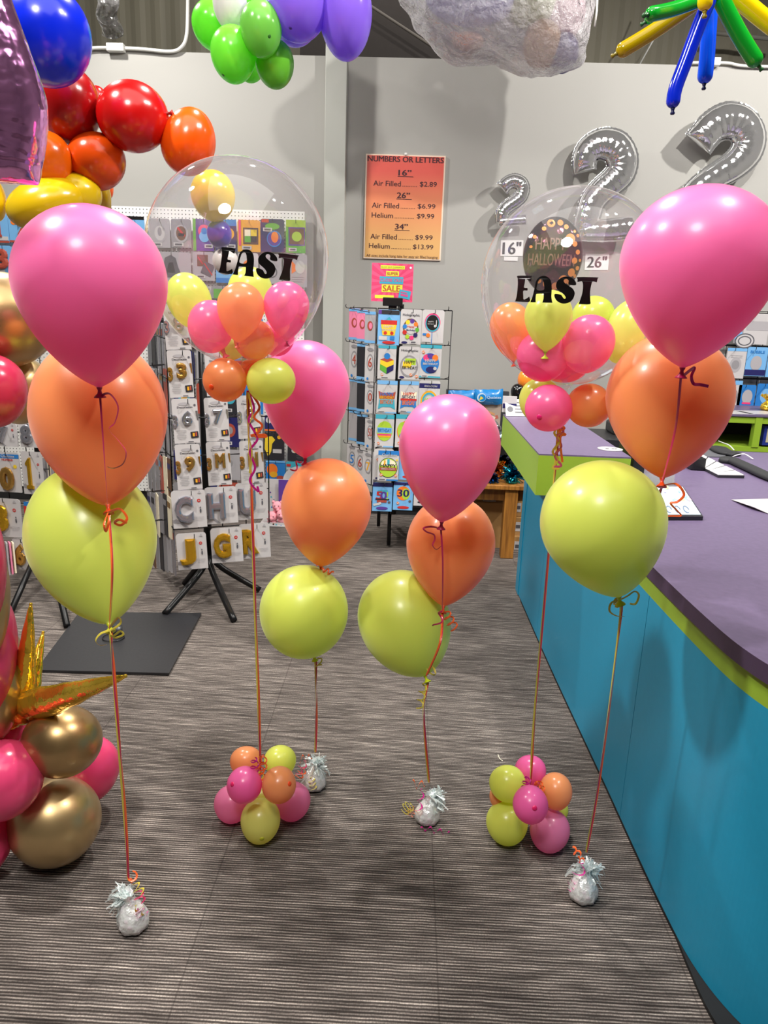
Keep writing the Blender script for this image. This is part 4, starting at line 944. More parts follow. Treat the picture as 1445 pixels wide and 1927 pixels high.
# ================================================================== PACKS AND RACKS
ART = {k: plain(c, r, mt) for k, (c, r, mt) in dict(white=('c2bfc0', .35, 0), grey=('8f8d91', .4, 0), ltgrey=('a9a6aa', .4, 0), dk=('2a2a30', .4, 0), black=('121214', .4, 0), blue=('2a78c2', .35, 0), sky=('74aee0', .35, 0), teal=('3fa3b8', .35, 0), navy=('26265e', .35, 0), purple=('5a3a90', .35, 0), red=('c2302c', .35, 0), orange=('ee7a2c', .35, 0), yellow=('e8c832', .35, 0), green=('5da83c', .35, 0), lime=('a6c83c', .35, 0), pink=('ea86a8', .35, 0), hot=('e0407a', .35, 0), gold=('d9a92c', .25, .8), bgold=('c69a52', .22, .85), silver=('b9bac6', .2, .85), amber=('e2a52a', .35, 0), brown=('6a4a34', .45, 0), cream=('efe4c8', .4, 0), rust=('a84a3c', .4, 0), ink=('55555c', .5, 0)).items()}
AK = list(ART); AM = [ART[k] for k in AK]; AI = {k: i for i, k in enumerate(AK)}
wrap = clearfilm('pack_film', (.98, .98, .99), .05, 1.45, .08)
def pack(rect, Y, label, art, face='white', yaw=0.0, roll=0.0, group=None, cat='balloon pack', thick=.008, name='balloon_pack', rounded=True, film=False):
    """rect: x0 y0 x1 y1 in the photograph at distance Y; art: list of drawing steps in the frame -1..1 of the face"""
    x0, y0, x1, y1 = rect; cx = (x0 + x1) / 2
    Tp, Bt = PY(cx, y0, Y), PY(cx, y1, Y); C_ = (Tp + Bt) / 2; C_.y = Y
    w_ = (x1 - x0) * S(C_) / max(.3, cos(yaw)); h_ = Tp.z - Bt.z
    t = thing(name, label, cat, C_, group); f = Face(C_, yaw, roll)
    hw, hh = w_ / 2, h_ / 2; r = min(hw, hh) * (.18 if rounded else .03)
    out = [(-hw, -hh), (hw, -hh), (hw, hh - r), (hw - .3 * r, hh - .3 * r), (hw - r, hh), (-hw + r, hh), (-hw + .3 * r, hh - .3 * r), (-hw, hh - r)]
    n = len(out); mb = MB(); vs = [f.at(a, b, 0) for a, b in out] + [f.at(a * .985, b * .985, -thick) for a, b in out]
    mb.add(vs, [tuple(range(n)), tuple(range(n, 2 * n))[::-1]] + [(i, (i + 1) % n, n + (i + 1) % n, n + i) for i in range(n)])
    pouch = mb.obj('pouch', ART[face], t)
    if art:
        mb = MB(); zz = .0009
        for st in art:
            k = st[0]; zz += .0003
            if k == 'rect': f.rect(mb, st[2] * hw, st[3] * hh, st[4] * w_, st[5] * h_, AI[st[1]], zz, st[6] if len(st) > 6 else 0)
            elif k == 'disc': f.disc(mb, st[2] * hw, st[3] * hh, st[4] * hw, AI[st[1]], zz)
            elif k == 'oval': f.disc(mb, st[2] * hw, st[3] * hh, st[4] * hw, AI[st[1]], zz, st[5] * hh)
            elif k == 'text': f.text(mb, st[2], st[3] * hw, st[4] * hh, w=st[5] * w_, h=(st[6] * h_ if len(st) > 6 else None), mi=AI[st[1]], z=zz + .0005, bold=.02)
            elif k == 'foil': f.text(mb, st[2], st[3] * hw, st[4] * hh, w=st[5] * w_, h=st[6] * h_, mi=AI[st[1]], z=zz, bold=0, ex=.0, bev=.075)
            elif k == 'poly': f.poly(mb, [(a * hw, b * hh) for a, b in st[2]], AI[st[1]], zz)
            elif k == 'lines':
                for i in range(st[4]): f.rect(mb, st[2] * hw, (st[3] - i * st[6]) * hh, st[5] * w_ * (1 - .25 * (i % 3 == 2)), .008 * h_, AI[st[1]], zz)
        mb.obj('printed_art', AM, pouch)
    if film:
        mb = MB(); f.slab(mb, w_ * 1.06, h_ * 1.04, .0008, 0, 0, 0, .006); mb.obj('clear_sleeve', wrap, t)
    return t
barcode = lambda x, y, w=.3, h=.09: [('rect', 'white', x, y, w, h), ('rect', 'ink', x, y, w * .7, h * .5)]
def deco(ch, col):      # tall white pack with header lettering, a foil digit and little print
    return [('text', 'ink', 'Decoration', 0, .62, .6, .045), ('oval', 'ltgrey', -.05, .76, .45, .07), ('disc', 'ink', .78, .70, .09), ('foil', col, ch, .12, .14, .44, .34), ('foil', col, '3', -.82, 0, .22, .3), ('poly', col, [(.8, .45), (.98, .45), (.98, .0), (.9, .05)]), ('lines', 'grey', -.4, -.42, 6, .38, .075), ('rect', 'dk', .62, -.62, .3, .14, .08), ('rect', 'amber', .55, -.62, .08, .08), ('rect', 'rust', .75, -.6, .06, .09)] + barcode(.3, -.93, .3, .04)
def jumbo(ch, col):     # wide white pack with one big foil letter
    return [('poly', 'grey', [(-1, -.55), (-.8, -.5), (-.5, -.65), (-.1, -.97), (-.3, -.97), (-.6, -.75), (-1, -.7)]), ('foil', col, ch, -.3, 0, .56, .72), ('disc', 'red', .6, .42, .11), ('text', 'white', '40', .6, .42, .06), ('oval', 'ink', .66, -.12, .05, .12), ('disc', 'ink', .66, .06, .04), ('lines', 'ltgrey', .55, -.45, 3, .3, .08), ('poly', 'ltgrey', [(.55, .8), (.66, .95), (.77, .8)])]
black = plain('121214', .35, .3)
def hook(parent, a, b, r=.0022, tipup=.02):
    a, b = V(a), V(b); d = (b - a).normalized()
    MB().sweep(smooth([a, a.lerp(b, .8), b, b + d * .008 + V((0, 0, tipup * .6)), b + d * .004 + V((0, 0, tipup))], 4), r, n=6).obj('hook', black, parent)
# ---- left spinner rack
pole = PZ(396, 1040, .16); RX, RY = -1.12, 3.86
t = SL = thing('spinner_rack', 'black wire spinner rack hung with white foil letter packs, behind the left bubble string', 'display rack', (RX, RY, 0))
def leg(a, mid, b, par, r=.017): MB().sweep(smooth([a, mid, b], 6), r, n=10).obj('leg', black, par)
hubz = PZ(388, 1060, .24)
hb = V((RX, RY, 0)); legs_ = [(310, 1155), (440, 1167), (489, 1110), (347, 1098)]
pz = PY(392, 1042, 3.86)
pxl = pz.x
MB().sweep([V((pxl, RY, .16)), V((pxl, RY, 1.62))], .022, n=12).obj('pole', black, t)
for lp in legs_:
    e = PZ(lp[0], lp[1], .017); a = V((pxl, RY, .24)); d = (e - a); d.z = 0; d.normalize()
    leg(a, a + d * .07 + V((0, 0, -.09)), e, t)
cols3 = {1: 3.60, 2: 3.70, 3: 3.80}
yawL = .26
def gridframe(par, x0, x1, z0, z1, y0, y1, nx, nz, r=.003):
    for i in range(nx + 1):
        x = x0 + (x1 - x0) * i / nx; y = y0 + (y1 - y0) * i / nx
        MB().sweep([V((x, y, z0)), V((x, y, z1))], r, n=6).obj('upright_wire', black, par)
    for j in range(nz + 1):
        z = z0 + (z1 - z0) * j / nz
        MB().sweep([V((x0, y0, z)), V((x1, y1, z))], r, n=6).obj('cross_wire', black, par)
gx0, gx1 = PY(322, 900, 3.65).x, PY(505, 900, 3.85).x
gridframe(t, gx0, gx1, .42, 1.58, 3.66, 3.86, 4, 6)
gridframe(t, gx0, PY(298, 900, 4.1).x, .42, 1.58, 3.66, 4.1, 3, 6)
LP = [  # rect, column, art, label
 ((335, 1003, 388, 1071), 1, jumbo('J', 'gold'), 'white pack with a gold foil letter J, lowest row of the left spinner'),
 ((399, 993, 455, 1058), 2, jumbo('G', 'gold'), 'white pack with a gold foil letter G, lowest row of the left spinner'),
 ((452, 985, 507, 1050), 3, jumbo('R', 'gold'), 'white pack with a gold foil letter R, lowest row of the left spinner'),
 ((326, 922, 386, 993), 1, jumbo('C', 'silver'), 'white pack with a silver foil letter C above the gold J'),
 ((388, 916, 445, 985), 2, jumbo('H', 'silver'), 'white pack with a silver foil letter H above the gold G'),
 ((446, 908, 502, 977), 3, jumbo('U', 'silver'), 'white pack with a silver foil letter U above the gold R'),
 ((333, 836, 377, 921), 1, deco('9', 'bgold'), 'narrow white pack with a gold foil nine on the left spinner'),
 ((391, 831, 433, 913), 2, deco('M', 'bgold'), 'narrow white pack with a gold foil letter M on the left spinner'),
 ((453, 829, 495, 910), 3, deco('N', 'bgold'), 'narrow white pack with a gold foil letter N on the left spinner'),
 ((327, 750, 372, 834), 1, deco('6', 'silver'), 'narrow white pack with a silver foil six on the left spinner'),
 ((387, 748, 429, 830), 2, deco('7', 'silver'), 'narrow white pack with a silver foil seven on the left spinner'),
 ((448, 744, 490, 825), 3, deco('8', 'silver'), 'narrow white pack with a silver foil eight, behind the left bubble ribbons'),
 ((318, 659, 361, 748), 1, deco('3', 'bgold'), 'narrow white pack with a gold foil three on the left spinner'),
 ((388, 663, 430, 745), 2, deco('4', 'silver'), 'narrow white pack mostly hidden behind the orange collar balloon'),
 ((311, 572, 356, 658), 1, deco('8', 'silver'), 'narrow white pack with a silver digit at the lower left rim of the left bubble'),
 ((380, 575, 425, 655), 2, deco('5', 'silver'), 'narrow white pack hidden behind the pink balloon in the left bubble'),
]
for i, (rc, c, art, lab) in enumerate(LP):
    Y = cols3[c]; P_ = pack(rc, Y, lab, art, yaw=yawL, roll=-.04, group=None)
    cx = (rc[0] + rc[2]) / 2; a = PY(cx + 4, rc[1] + 8, Y + .12); b = PY(cx + 4, rc[1] + 9, Y - .03); hook(t, a, b)
# stacks behind the lettered packs: only their edges show
for j, (rc, nme) in enumerate((((386, 660, 440, 740), 0), ((366, 765, 384, 830), 0))): pass
sidecol = ['grey', 'brown', 'ltgrey', 'dk', 'cream', 'silver', 'grey', 'rust']
rnd = random.Random(2)
k = 0
for row, (ya, yb) in enumerate(((608, 690), (693, 770), (775, 850), (858, 925), (930, 1000), (985, 1070))):
    for j in range(6):
        x = 281 + j * 7.5 + (7 if row == 5 else 0) - (0 if row else 0); Y = 4.12 - j * .075
        w_ = 12
        pack((x - w_ / 2, ya + rnd.uniform(-3, 3) - 5 + j * 1.5, x + w_ / 2, yb + rnd.uniform(-4, 4) + j * 2.2), Y, 'pack edge on, left flank of left spinner, %s row, %s from back' % (('first', 'second', 'third', 'fourth', 'fifth', 'lowest')[row], ('first', 'second', 'third', 'fourth', 'fifth', 'sixth')[j]),
             [('rect', rnd.choice(['rust', 'navy', 'dk', 'bgold', 'grey']), 0, .6, .9, .14)] if rnd.random() < .5 else [], rnd.choice(sidecol), yaw=-1.0 + rnd.uniform(-.12, .12), group='packs edge on at the left flank of the left spinner', thick=.006)
    for xx in (282, 296):
        hook(t, PY(xx + 26, ya - 8, 3.9), PY(xx - 8, ya - 4, 3.72))
# ---- far left rack with number packs
t = thing('spinner_rack', 'black floor rack with number balloon packs at the left photo edge', 'display rack', (-1.95, 3.95, 0))
lx0 = PY(60, 1000, 3.9).x
MB().sweep([V((lx0, 4.05, .2)), V((lx0, 4.05, 1.5))], .02, n=10).obj('pole', black, t)
for e in ((20, 1152), (126, 1178), (-60, 1120)):
    q_ = PZ(e[0], e[1], .015); MB().sweep([V((lx0, 4.05, .25)), q_], .016, n=10).obj('leg', black, t)
gridframe(t, PY(-30, 950, 3.9).x, PY(90, 950, 3.9).x, .45, 1.45, 3.95, 3.95, 3, 5)
FL = [((-6, 851, 39, 926), [('rect', 'blue', 0, .8, 1, .1), ('text', 'white', 'Qualatex', .05, .8, .6), ('text', 'red', 'NUMBER', 0, .62, .5), ('disc', 'yellow', .62, .3, .16), ('foil', 'bgold', '0', -.1, -.3, .66, .6)], 'white pack with a big gold zero and blue header at the left edge'),
      ((41, 850, 82, 930), jumbo('1', 'gold'), 'white pack with a gold numeral one at the left edge'),
      ((-20, 938, 42, 1010), jumbo('3', 'gold'), 'white pack with a gold numeral three at the left edge'),
      ((46, 945, 88, 1000), [('rect', 'blue', 0, .85, 1, .14), ('rect', 'red', -.9, .4, .12, .3)], 'white pack with a blue header behind the big yellow balloon'),
      ((24, 1014, 66, 1072), jumbo('6', 'bgold'), 'white pack with a gold numeral six low at the left edge'),
      ((-8, 796, 33, 840), jumbo('7', 'silver'), 'white pack with a small figure outline under the deep pink balloon'),
      ((36, 792, 78, 842), jumbo('8', 'silver'), 'white pack with a silver numeral eight beside the orange balloon')]
for rc, art, lab in FL:
    pack(rc, 3.85, lab, art, yaw=-.08, roll=.0); cx = (rc[0] + rc[2]) / 2; hook(t, PY(cx, rc[1] + 5, 4.0), PY(cx - 6, rc[1] + 7, 3.80))
for j in range(6): pack((78 + j * 6, 862 - j, 88 + j * 6, 935 - j * 2), 3.95 + j * .03, 'pack edge on in the stack behind the gold numeral one, %s from the front' % ('first', 'second', 'third', 'fourth', 'fifth', 'sixth')[j], [], ('grey', 'cream', 'ltgrey', 'bgold', 'dk', 'navy')[j], yaw=.9, group='packs stacked behind the gold numeral one')
for j in range(5): pack((-4 + j * 6, 1020, 5 + j * 6, 1085 - j * 2), 3.8, 'pack edge on low beside the gold numeral six, %s from photo edge' % ('first', 'second', 'third', 'fourth', 'fifth')[j], [], ('grey', 'cream', 'ltgrey', 'pink', 'cream')[j], yaw=-.9, group='packs stacked beside the gold numeral six')
# black square base plate with its socket
q4 = [PZ(68, 1266, 0), PZ(318, 1272, 0), PZ(379, 1158, 0), PZ(150, 1156, 0)]
t = thing('base_plate', 'flat black square stand plate on the carpet behind the front balloon stack', 'stand', (q4[0] + q4[2]) / 2)
MB().prism([(p.x, p.y) for p in q4], .001, .014).obj('plate', plain('232326', .42, 0, .5), t, .003)
sc_ = PZ(222, 1196, .014)
MB().sweep([sc_, sc_ + V((0, 0, .05))], .022, n=16).obj('socket', plain('55565a', .35, .6), t)
ring_ = [sc_ + V((.05 * cos(a * pi / 12) - .01, .045 * sin(a * pi / 12) - .03, .004)) for a in range(25)]
MB().sweep(ring_, .0022, n=6).obj('wire_ring', plain('3a3a3e', .3, .8), t)
# ---- the middle spinner of birthday packs
CX, CY = PY(742, 900, 4.75).x, 4.78
t = SC = thing('spinner_rack', 'black wire spinner rack of birthday balloon packs with a sale sign on top', 'display rack', (CX, CY, 0))
MB().sweep([V((CX, CY, .25)), V((CX, CY, PY(742, 572, 4.7).z))], .02, n=12).obj('pole', black, t)
tp = PY(739, 568, 4.66)
MB().box(tp + V((0, 0, .0)), (.12, .03, .05)).box(tp + V((0, .03, -.09)), (.05, .05, .14)).obj('sign_clamp', black, t, .004)
for e in ((731, 1026), (712, 990), (790, 1002), (672, 972)):
    q_ = PZ(e[0], e[1], .014); up = V((q_.x, q_.y, .3)) if e[0] == 731 else V((q_.x, q_.y, .25))
    MB().sweep([up, q_], .013, n=10).sweep([V((CX, CY, .30)), up], .013, n=8).obj('leg', black, t)
c0, c1 = PY(704, 800, 4.60), PY(840, 800, 4.62)
ztop, zbot = PY(770, 582, 4.6).z, PY(770, 962, 4.6).z
gridframe(t, c0.x, c1.x, zbot + .02, ztop, 4.64, 4.66, 3, 6)
l1 = PY(654, 800, 4.95)
gridframe(t, l1.x, c0.x - .01, zbot + .15, ztop, 4.98, 4.64, 2, 6)
MB().box(V(((c0.x + c1.x) / 2 + .05, 4.85, zbot - .0)), (.55, .4, .03)).obj('bottom_tray', black, t)
hb_ = [('lines', 'ink', 0, .9, 1, .5, .05)]
def disc_pack(cols, txt=None, tcol='white', r=.72, cy=-.08):
    a = [('oval', c, 0, cy, r * k, r * k * .78) for c, k in zip(cols, (1, .82, .62, .5))]
    if txt:
        for i, s_ in enumerate(txt): a.append(('text', tcol, s_, 0, cy + .12 - .22 * i, .5 if len(s_) > 4 else .36))
    return a
def stickers(*pp): return [q for x, y in pp for q in (('disc', 'orange', x, y, .14), ('rect', 'white', x, y, .12, .03, .5))]
blob_ring = [('disc', c, .6 * cos(i * .7), -.15 + .48 * sin(i * .7), .2) for i, c in enumerate(['green', 'orange', 'purple', 'yellow', 'blue', 'red', 'lime', 'hot', 'navy'])]
head = lambda c, hgt=.09: [('rect', c, 0, 1 - hgt, 1, hgt)]
CP = [
 ((711, 583, 752, 649), 'sky', [('rect', 'purple', -.82, .86, .16, .12), ('rect', 'dk', .12, .86, .82, .12), ('poly', 'teal', [(-.3, .4), (0, .62), (.3, .4)]), ('rect', 'red', 0, .28, .74, .13), ('poly', 'yellow', [(-.72, .16), (.72, .16), (.55, -.45), (-.55, -.45)]), ('text', 'white', 'HAPPY', 0, .05, .5), ('text', 'white', 'BIRTHDAY', 0, -.14, .64), ('disc', 'red', -.3, -.32, .16), ('disc', 'red', .3, -.32, .16), ('rect', 'white', -.5, -.62, .38, .11), ('rect', 'blue', .35, -.6, .2, .1), ('oval', 'red', .05, -.86, .6, .09)], 'sky blue pack showing a cupcake with Happy Birthday, top left of the middle spinner'),
 ((753, 582, 793, 648), 'white', [('text', 'ink', 'Holographic', 0, .66, .8, .09)] + disc_pack(['brown', 'white']) + blob_ring + [('disc', 'white', 0, -.15, .42), ('text', 'red', 'Happy', 0, 0, .34), ('text', 'navy', 'Birthday', 0, -.2, .4), ('oval', 'navy', -.55, -.9, .28, .07)] + barcode(.3, -.88), 'white pack with a ring of coloured party dots, top middle of the middle spinner'),
 ((794, 583, 835, 645), 'white', [('rect', 'blue', -.05, -.6, .03, .5), ('oval', 'hot', -.05, .22, .72, .58), ('oval', 'teal', -.05, .18, .66, .52), ('oval', 'black', -.05, .22, .56, .46), ('text', 'white', 'HAPPY', -.2, .28, .26), ('text', 'white', 'BIRTHDAY', -.2, .14, .3), ('disc', 'white', .2, .02, .12), ('rect', 'white', .3, .18, .04, .2), ('rect', 'blue', -.7, -.5, .2, .06), ('disc', 'orange', -.4, -.55, .18), ('rect', 'white', -.55, -.85, .4, .12)], 'white pack with a black disc and music note, top right of the middle spinner'),
 ((711, 650, 745, 713), 'white', head('teal') + [('poly', 'green', [(-.75, -.1), (0, -.3), (.75, -.1), (.75, -.45), (0, -.7), (-.75, -.45)]), ('poly', 'yellow', [(-.75, .15), (0, 0), (.75, .15), (.75, -.12), (0, -.32), (-.75, -.12)]), ('poly', 'rust', [(-.75, .15), (0, .32), (.75, .15), (0, 0)]), ('disc', 'blue', 0, .36, .34), ('poly', 'navy', [(0, -.32), (.75, -.12), (.75, -.45), (0, -.7)])] + stickers((-.5, -.75)) + barcode(-.2, -.93, .5, .06), 'white pack showing a stack of gift boxes with a blue bow'),
 ((750, 652, 790, 714), 'white', [('text', 'ink', 'Holographic', 0, .74, .8, .09)] + disc_pack(['grey', 'white'], None, r=.86, cy=-.2) + [('rect', 'lime', .1, .08, .5, .2), ('rect', 'yellow', -.2, -.1, .4, .18), ('text', 'dk', 'HAPPY', .05, .06, .5, .1), ('text', 'dk', 'BIRTHDAY!', .05, -.28, .7, .1), ('oval', 'navy', -.65, -.88, .25, .07)] + stickers((.2, -.72), (.75, -.8)), 'white pack with a pale disc and black Happy Birthday lettering'),
 ((790, 649, 830, 711), 'white', head('teal', .1) + [('rect', 'teal', 0, -.95, 1, .05), ('oval', 'blue', -.05, -.12, .86, .62), ('oval', 'hot', -.4, .22, .3, .2), ('oval', 'purple', .0, .32, .32, .16), ('oval', 'orange', .42, .22, .28, .2), ('text', 'white', 'HAPPY', 0, .05, .5), ('text', 'white', 'BIRTHDAY!', 0, -.15, .7), ('oval', 'navy', .1, -.5, .5, .2), ('disc', 'white', .45, -.42, .16)] + stickers((-.7, .55)) + barcode(-.5, -.9, .3, .05), 'white pack with a blue balloon disc lettered Happy Birthday on the middle spinner'),
 ((709, 716, 747, 778), 'white', head('sky', .12) + [('rect', 'sky', .3, -.95, .7, .04), ('poly', 'rust', [(-.85, .35), (-.4, .25), (.4, .25), (.85, .35), (.75, -.1), (-.75, -.1)]), ('poly', 'teal', [(-.75, -.15), (.75, -.15), (.85, -.75), (.4, -.6), (-.4, -.6), (-.85, -.75)]), ('text', 'blue', 'HAPPY', 0, .18, .66, .1), ('text', 'amber', 'BIRTHDAY', 0, -.02, .7, .09), ('text', 'orange', 'BIRTHDAY', 0, -.3, .66, .12)] + barcode(-.5, -.9, .4, .05), 'white pack with a red and teal square Happy Birthday balloon'),
 ((751, 717, 787, 777), 'white', head('sky', .12) + [('rect', 'sky', .3, -.95, .7, .04), ('poly', 'cream', [(-.85, .35), (-.4, .25), (.4, .25), (.85, .35), (.75, -.1), (-.75, -.1)]), ('poly', 'blue', [(-.75, -.15), (.75, -.15), (.85, -.75), (.4, -.6), (-.4, -.6), (-.85, -.75)]), ('text', 'red', 'HAPPY', 0, .2, .6, .1), ('text', 'navy', 'BIRTHDAY', 0, .0, .7, .1), ('rect', 'red', 0, -.16, .84, .06), ('text', 'orange', 'BIRTHDAY', 0, -.36, .66, .14)] + barcode(-.5, -.9, .4, .05), 'white pack with a cream and blue square Happy Birthday balloon'),
 ((788, 716, 827, 778), 'white', [('rect', 'navy', 0, .68, 1, .14), ('text', 'white', 'BALLOON', .1, .66, .6)] + disc_pack(['amber', 'teal', 'ltgrey', 'white'], ['HAPPY', 'BDAY'], 'lime', .82, -.25), 'white pack with a navy band, right of the square balloon packs'),
 ((706, 780, 741, 842), 'white', head('teal', .13) + [('rect', 'sky', .3, -.95, .7, .04), ('oval', 'lime', 0, 0, .85, .6), ('rect', 'sky', 0, .05, .78, .16), ('rect', 'hot', 0, -.22, .74, .05), ('rect', 'amber', 0, -.32, .68, .05), ('text', 'blue', 'BIRTHDAY', 0, .05, .7, .1)] + stickers((-.6, -.75)) + barcode(-.5, -.93, .4, .05), 'white pack with a lime striped birthday disc'),
 ((744, 780, 782, 842), 'white', head('teal', .13) + [('oval', 'orange', 0, 0, .85, .6), ('oval', 'lime', -.3, .05, .5, .5), ('oval', 'blue', -.2, -.3, .4, .2)] + stickers((-.6, -.75)), 'white pack with a rainbow disc, beside the central pink balloon'),
 ((703, 845, 740, 903), 'white', [('oval', 'black', .2, -.2, .7, .5), ('disc', 'amber', -.1, -.2, .3), ('oval', 'navy', -.5, -.9, .3, .06)] + stickers((-.6, .3)), 'white pack half hidden behind the pack with the blue brand header'),
 ((711, 848, 750, 905), 'white', head('blue', .15) + [('text', 'white', 'Qualatex', .1, .7, .74), ('oval', 'dk', 0, -.12, .9, .66), ('oval', 'lime', 0, -.12, .86, .62), ('poly', 'cream', [(-.6, .3), (0, .48), (.6, .3), (.8, .0), (-.8, 0)]), ('rect', 'teal', 0, .25, .12, .2), ('rect', 'amber', -.35, .2, .08, .16), ('text', 'black', 'HAPPY', 0, .02, .76, .1), ('rect', 'rust', 0, -.2, .8, .1), ('text', 'white', 'BIRD-DAY', 0, -.2, .66, .06), ('rect', 'blue', .4, -.93, .6, .05), ('disc', 'yellow', .8, .4, .1)] + stickers((-.65, -.6), (.75, -.62)) + barcode(-.55, -.9, .4, .07), 'white pack with a bright blue header and green Happy disc on the middle spinner'),
 ((751, 848, 786, 903), 'sky', [('oval', 'red', .0, -.8, .6, .1), ('oval', 'hot', 0, 0, .7, .5)], 'sky blue pack mostly hidden behind the central pink balloon'),
 ((701, 908, 738, 962), 'sky', [('rect', 'navy', 0, .85, 1, .14), ('poly', 'teal', [(-.5, .45), (.5, .5), (.5, .3), (-.5, .3)]), ('text', 'red', '5', -.32, .12, .34, .26), ('text', 'purple', '0', .12, .12, .34, .26), ('text', 'lime', '!', .5, .12, .08, .26), ('rect', 'dk', 0, -.16, .7, .05), ('rect', 'rust', -.05, -.3, .5, .08), ('oval', 'ink', .7, -.35, .14, .08), ('rect', 'white', -.5, -.5, .4, .08, .3), ('oval', 'purple', 0, -.78, .6, .11)], 'sky blue pack with the number fifty at the foot of the middle spinner'),
 ((740, 907, 777, 960), 'sky', [('rect', 'navy', 0, .88, 1, .1), ('oval', 'orange', 0, .2, .68, .5), ('oval', 'lime', .25, .15, .4, .4), ('text', 'navy', '30', 0, .22, .6, .26), ('oval', 'ink', .7, -.35, .14, .08), ('oval', 'red', .05, -.8, .6, .1)] + stickers((-.5, -.5)), 'sky blue pack with the number thirty at the foot of the middle spinner'),
 ((779, 906, 815, 952), 'white', [('oval', 'dk', 0, -.7, .6, .1), ('oval', 'hot', 0, .1, .7, .5)], 'white pack hidden behind the lower edge of the central pink balloon'),
]
for i, (rc, fc, art, lab) in enumerate(CP):
    Y = 4.60 - (.03 if 'blue header' in lab else 0); pack(rc, Y, lab, art, fc, yaw=.05, roll=.01); cx = (rc[0] + rc[2]) / 2
    hook(t, PY(cx - 3, rc[1] + 6, 4.66), PY(cx + 4, rc[1] + 7, 4.56))
NUM = ['first', 'second', 'third', 'fourth']
LF = [((580, 640), [('pink', None), ('pink', None), ('ltgrey', None)]), ((643, 712), [('white', '4'), ('dk', None), ('white', '6')]), ((713, 772), [('grey', None), ('dk', None), ('white', '0')]), ((776, 834), [('ltgrey', None), ('dk', None), ('white', '50')]), ((838, 900), [('white', '5'), ('white', '6'), ('white', '7')])]
rown = ['top', 'second', 'third', 'fourth', 'lowest']
for r_, ((ya, yb), its) in enumerate(LF):
    for c_, (fc, ch) in enumerate(its):
        x = 662 + c_ * 15 + (4 if r_ < 4 else 0); Y = 4.86 - c_ * .1; dy_ = c_ * (3 if r_ < 3 else 7) - (4 if r_ > 2 else 0)
        art = [('oval', 'grey', 0, .05, .62, .46), ('oval', 'white', 0, .05, .46, .36), ('text', ('rust' if ch in ('6', '50') else 'blue' if ch == '5' else 'amber' if ch == '7' else 'rust'), ch, 0, .05, .36, .26), ('oval', 'grey', 0, .75, .6, .09), ('disc', 'blue', -.4, -.85, .2)] if ch else [('rect', 'sky', 0, .9, 1, .08), ('rect', 'sky', 0, -.9, 1, .08)]
        if r_ == 0: art = [('rect', 'sky', 0, .9, 1, .09), ('oval', 'rust', 0, .1, .5, .3), ('oval', 'pink', .1, .1, .3, .2), ('rect', 'sky', 0, -.9, 1, .08)]
        pack((x - 10, ya + dy_, x + 11, yb + dy_), Y, ('%s number %s pack' % (fc, {'4': 'four', '6': 'six', '0': 'zero', '50': 'fifty', '5': 'five', '7': 'seven'}[ch]) if ch else '%s pack' % {'pink': 'pink and blue', 'ltgrey': 'pale grey', 'dk': 'dark', 'grey': 'grey'}.get(fc, fc)) + ' on the middle spinner flank, %s row, %s from the wall' % (rown[r_], NUM[c_]), art, fc, yaw=-.62)
        for k2 in range(3 if c_ == 2 else 1):
            pack((x + 4 + k2 * 4, ya + dy_ + 1 + k2, x + 13 + k2 * 4, yb + dy_ + 1 - k2), Y + .035 + k2 * .015, 'pack edge on in the middle spinner flank, %s row, %s stack, %s layer' % (rown[r_], NUM[c_], NUM[k2]), [], rnd.choice(['grey', 'ltgrey', 'dk', 'white']), yaw=.9, group='packs edge on at the left flank of the middle spinner')
        hook(t, PY(x + 12, ya + dy_ + 4, Y + .06), PY(x - 14, ya + dy_ - 1, Y - .05))
for yy in (590, 655, 717): hook(t, PY(836, yy - 4, 4.66), PY(843, yy - 6, 4.62))
# sale sign
C_ = PY(738, 532, 4.70); s = S(C_); f = Face(C_, .03, 0, 0); W_, H_ = 78 * s, 67 * s * 1.03
t = thing('sale_sign', 'hot pink SUPER CLOSE OUT SALE sign clamped on top of the middle spinner', 'sign', C_)
mb = MB(); f.slab(mb, W_, H_, .004); mb.obj('card', plain('e8527e', .45), t)
mb = MB()
for i in range(18):
    a = 2 * pi * i / 18; b_ = a + .17
    lim = lambda q: min(.98 * W_ / 2 / max(1e-6, abs(cos(q))), .98 * H_ / 2 / max(1e-6, abs(sin(q))))
    f.poly(mb, [(0, 0), (lim(a) * cos(a), lim(a) * sin(a)), (lim(b_) * cos(b_), lim(b_) * sin(b_))], 3, .0006)
f.rect(mb, 0, .40 * H_, .58 * W_, .09 * H_, 0, .0012); f.text(mb, 'BLOW OUT CLEARANCE', 0, .40 * H_, w=.54 * W_, mi=2, z=.002)
f.rect(mb, 0, .235 * H_, .31 * W_, .13 * H_, 0, .0012); f.text(mb, 'SUPER', 0, .235 * H_, w=.27 * W_, mi=4, z=.002, bold=.03)
f.rect(mb, -.02 * W_, .06 * H_, .57 * W_, .19 * H_, 1, .0012); f.text(mb, 'CLOSE OUT', -.02 * W_, .065 * H_, w=.56 * W_, h=.085 * H_, mi=5, z=.002, bold=.03)
f.rect(mb, 0, -.15 * H_, .5 * W_, .2 * H_, 0, .0012); f.text(mb, 'SALE', -.015 * W_, -.15 * H_, w=.42 * W_, mi=4, z=.002, bold=.035)
f.rect(mb, -.18 * W_, -.375 * H_, .46 * W_, .085 * H_, 0, .0012)
f.rect(mb, .31 * W_, -.3 * H_, .28 * W_, .22 * H_, 1, .0022, -.16); f.rect(mb, .29 * W_, -.25 * H_, .16 * W_, .03 * H_, 5, .003, -.16); f.rect(mb, .3 * W_, -.32 * H_, .18 * W_, .06 * H_, 5, .003, -.16)
f.disc(mb, .43 * W_, .40 * H_, .025 * W_, 6, .003)
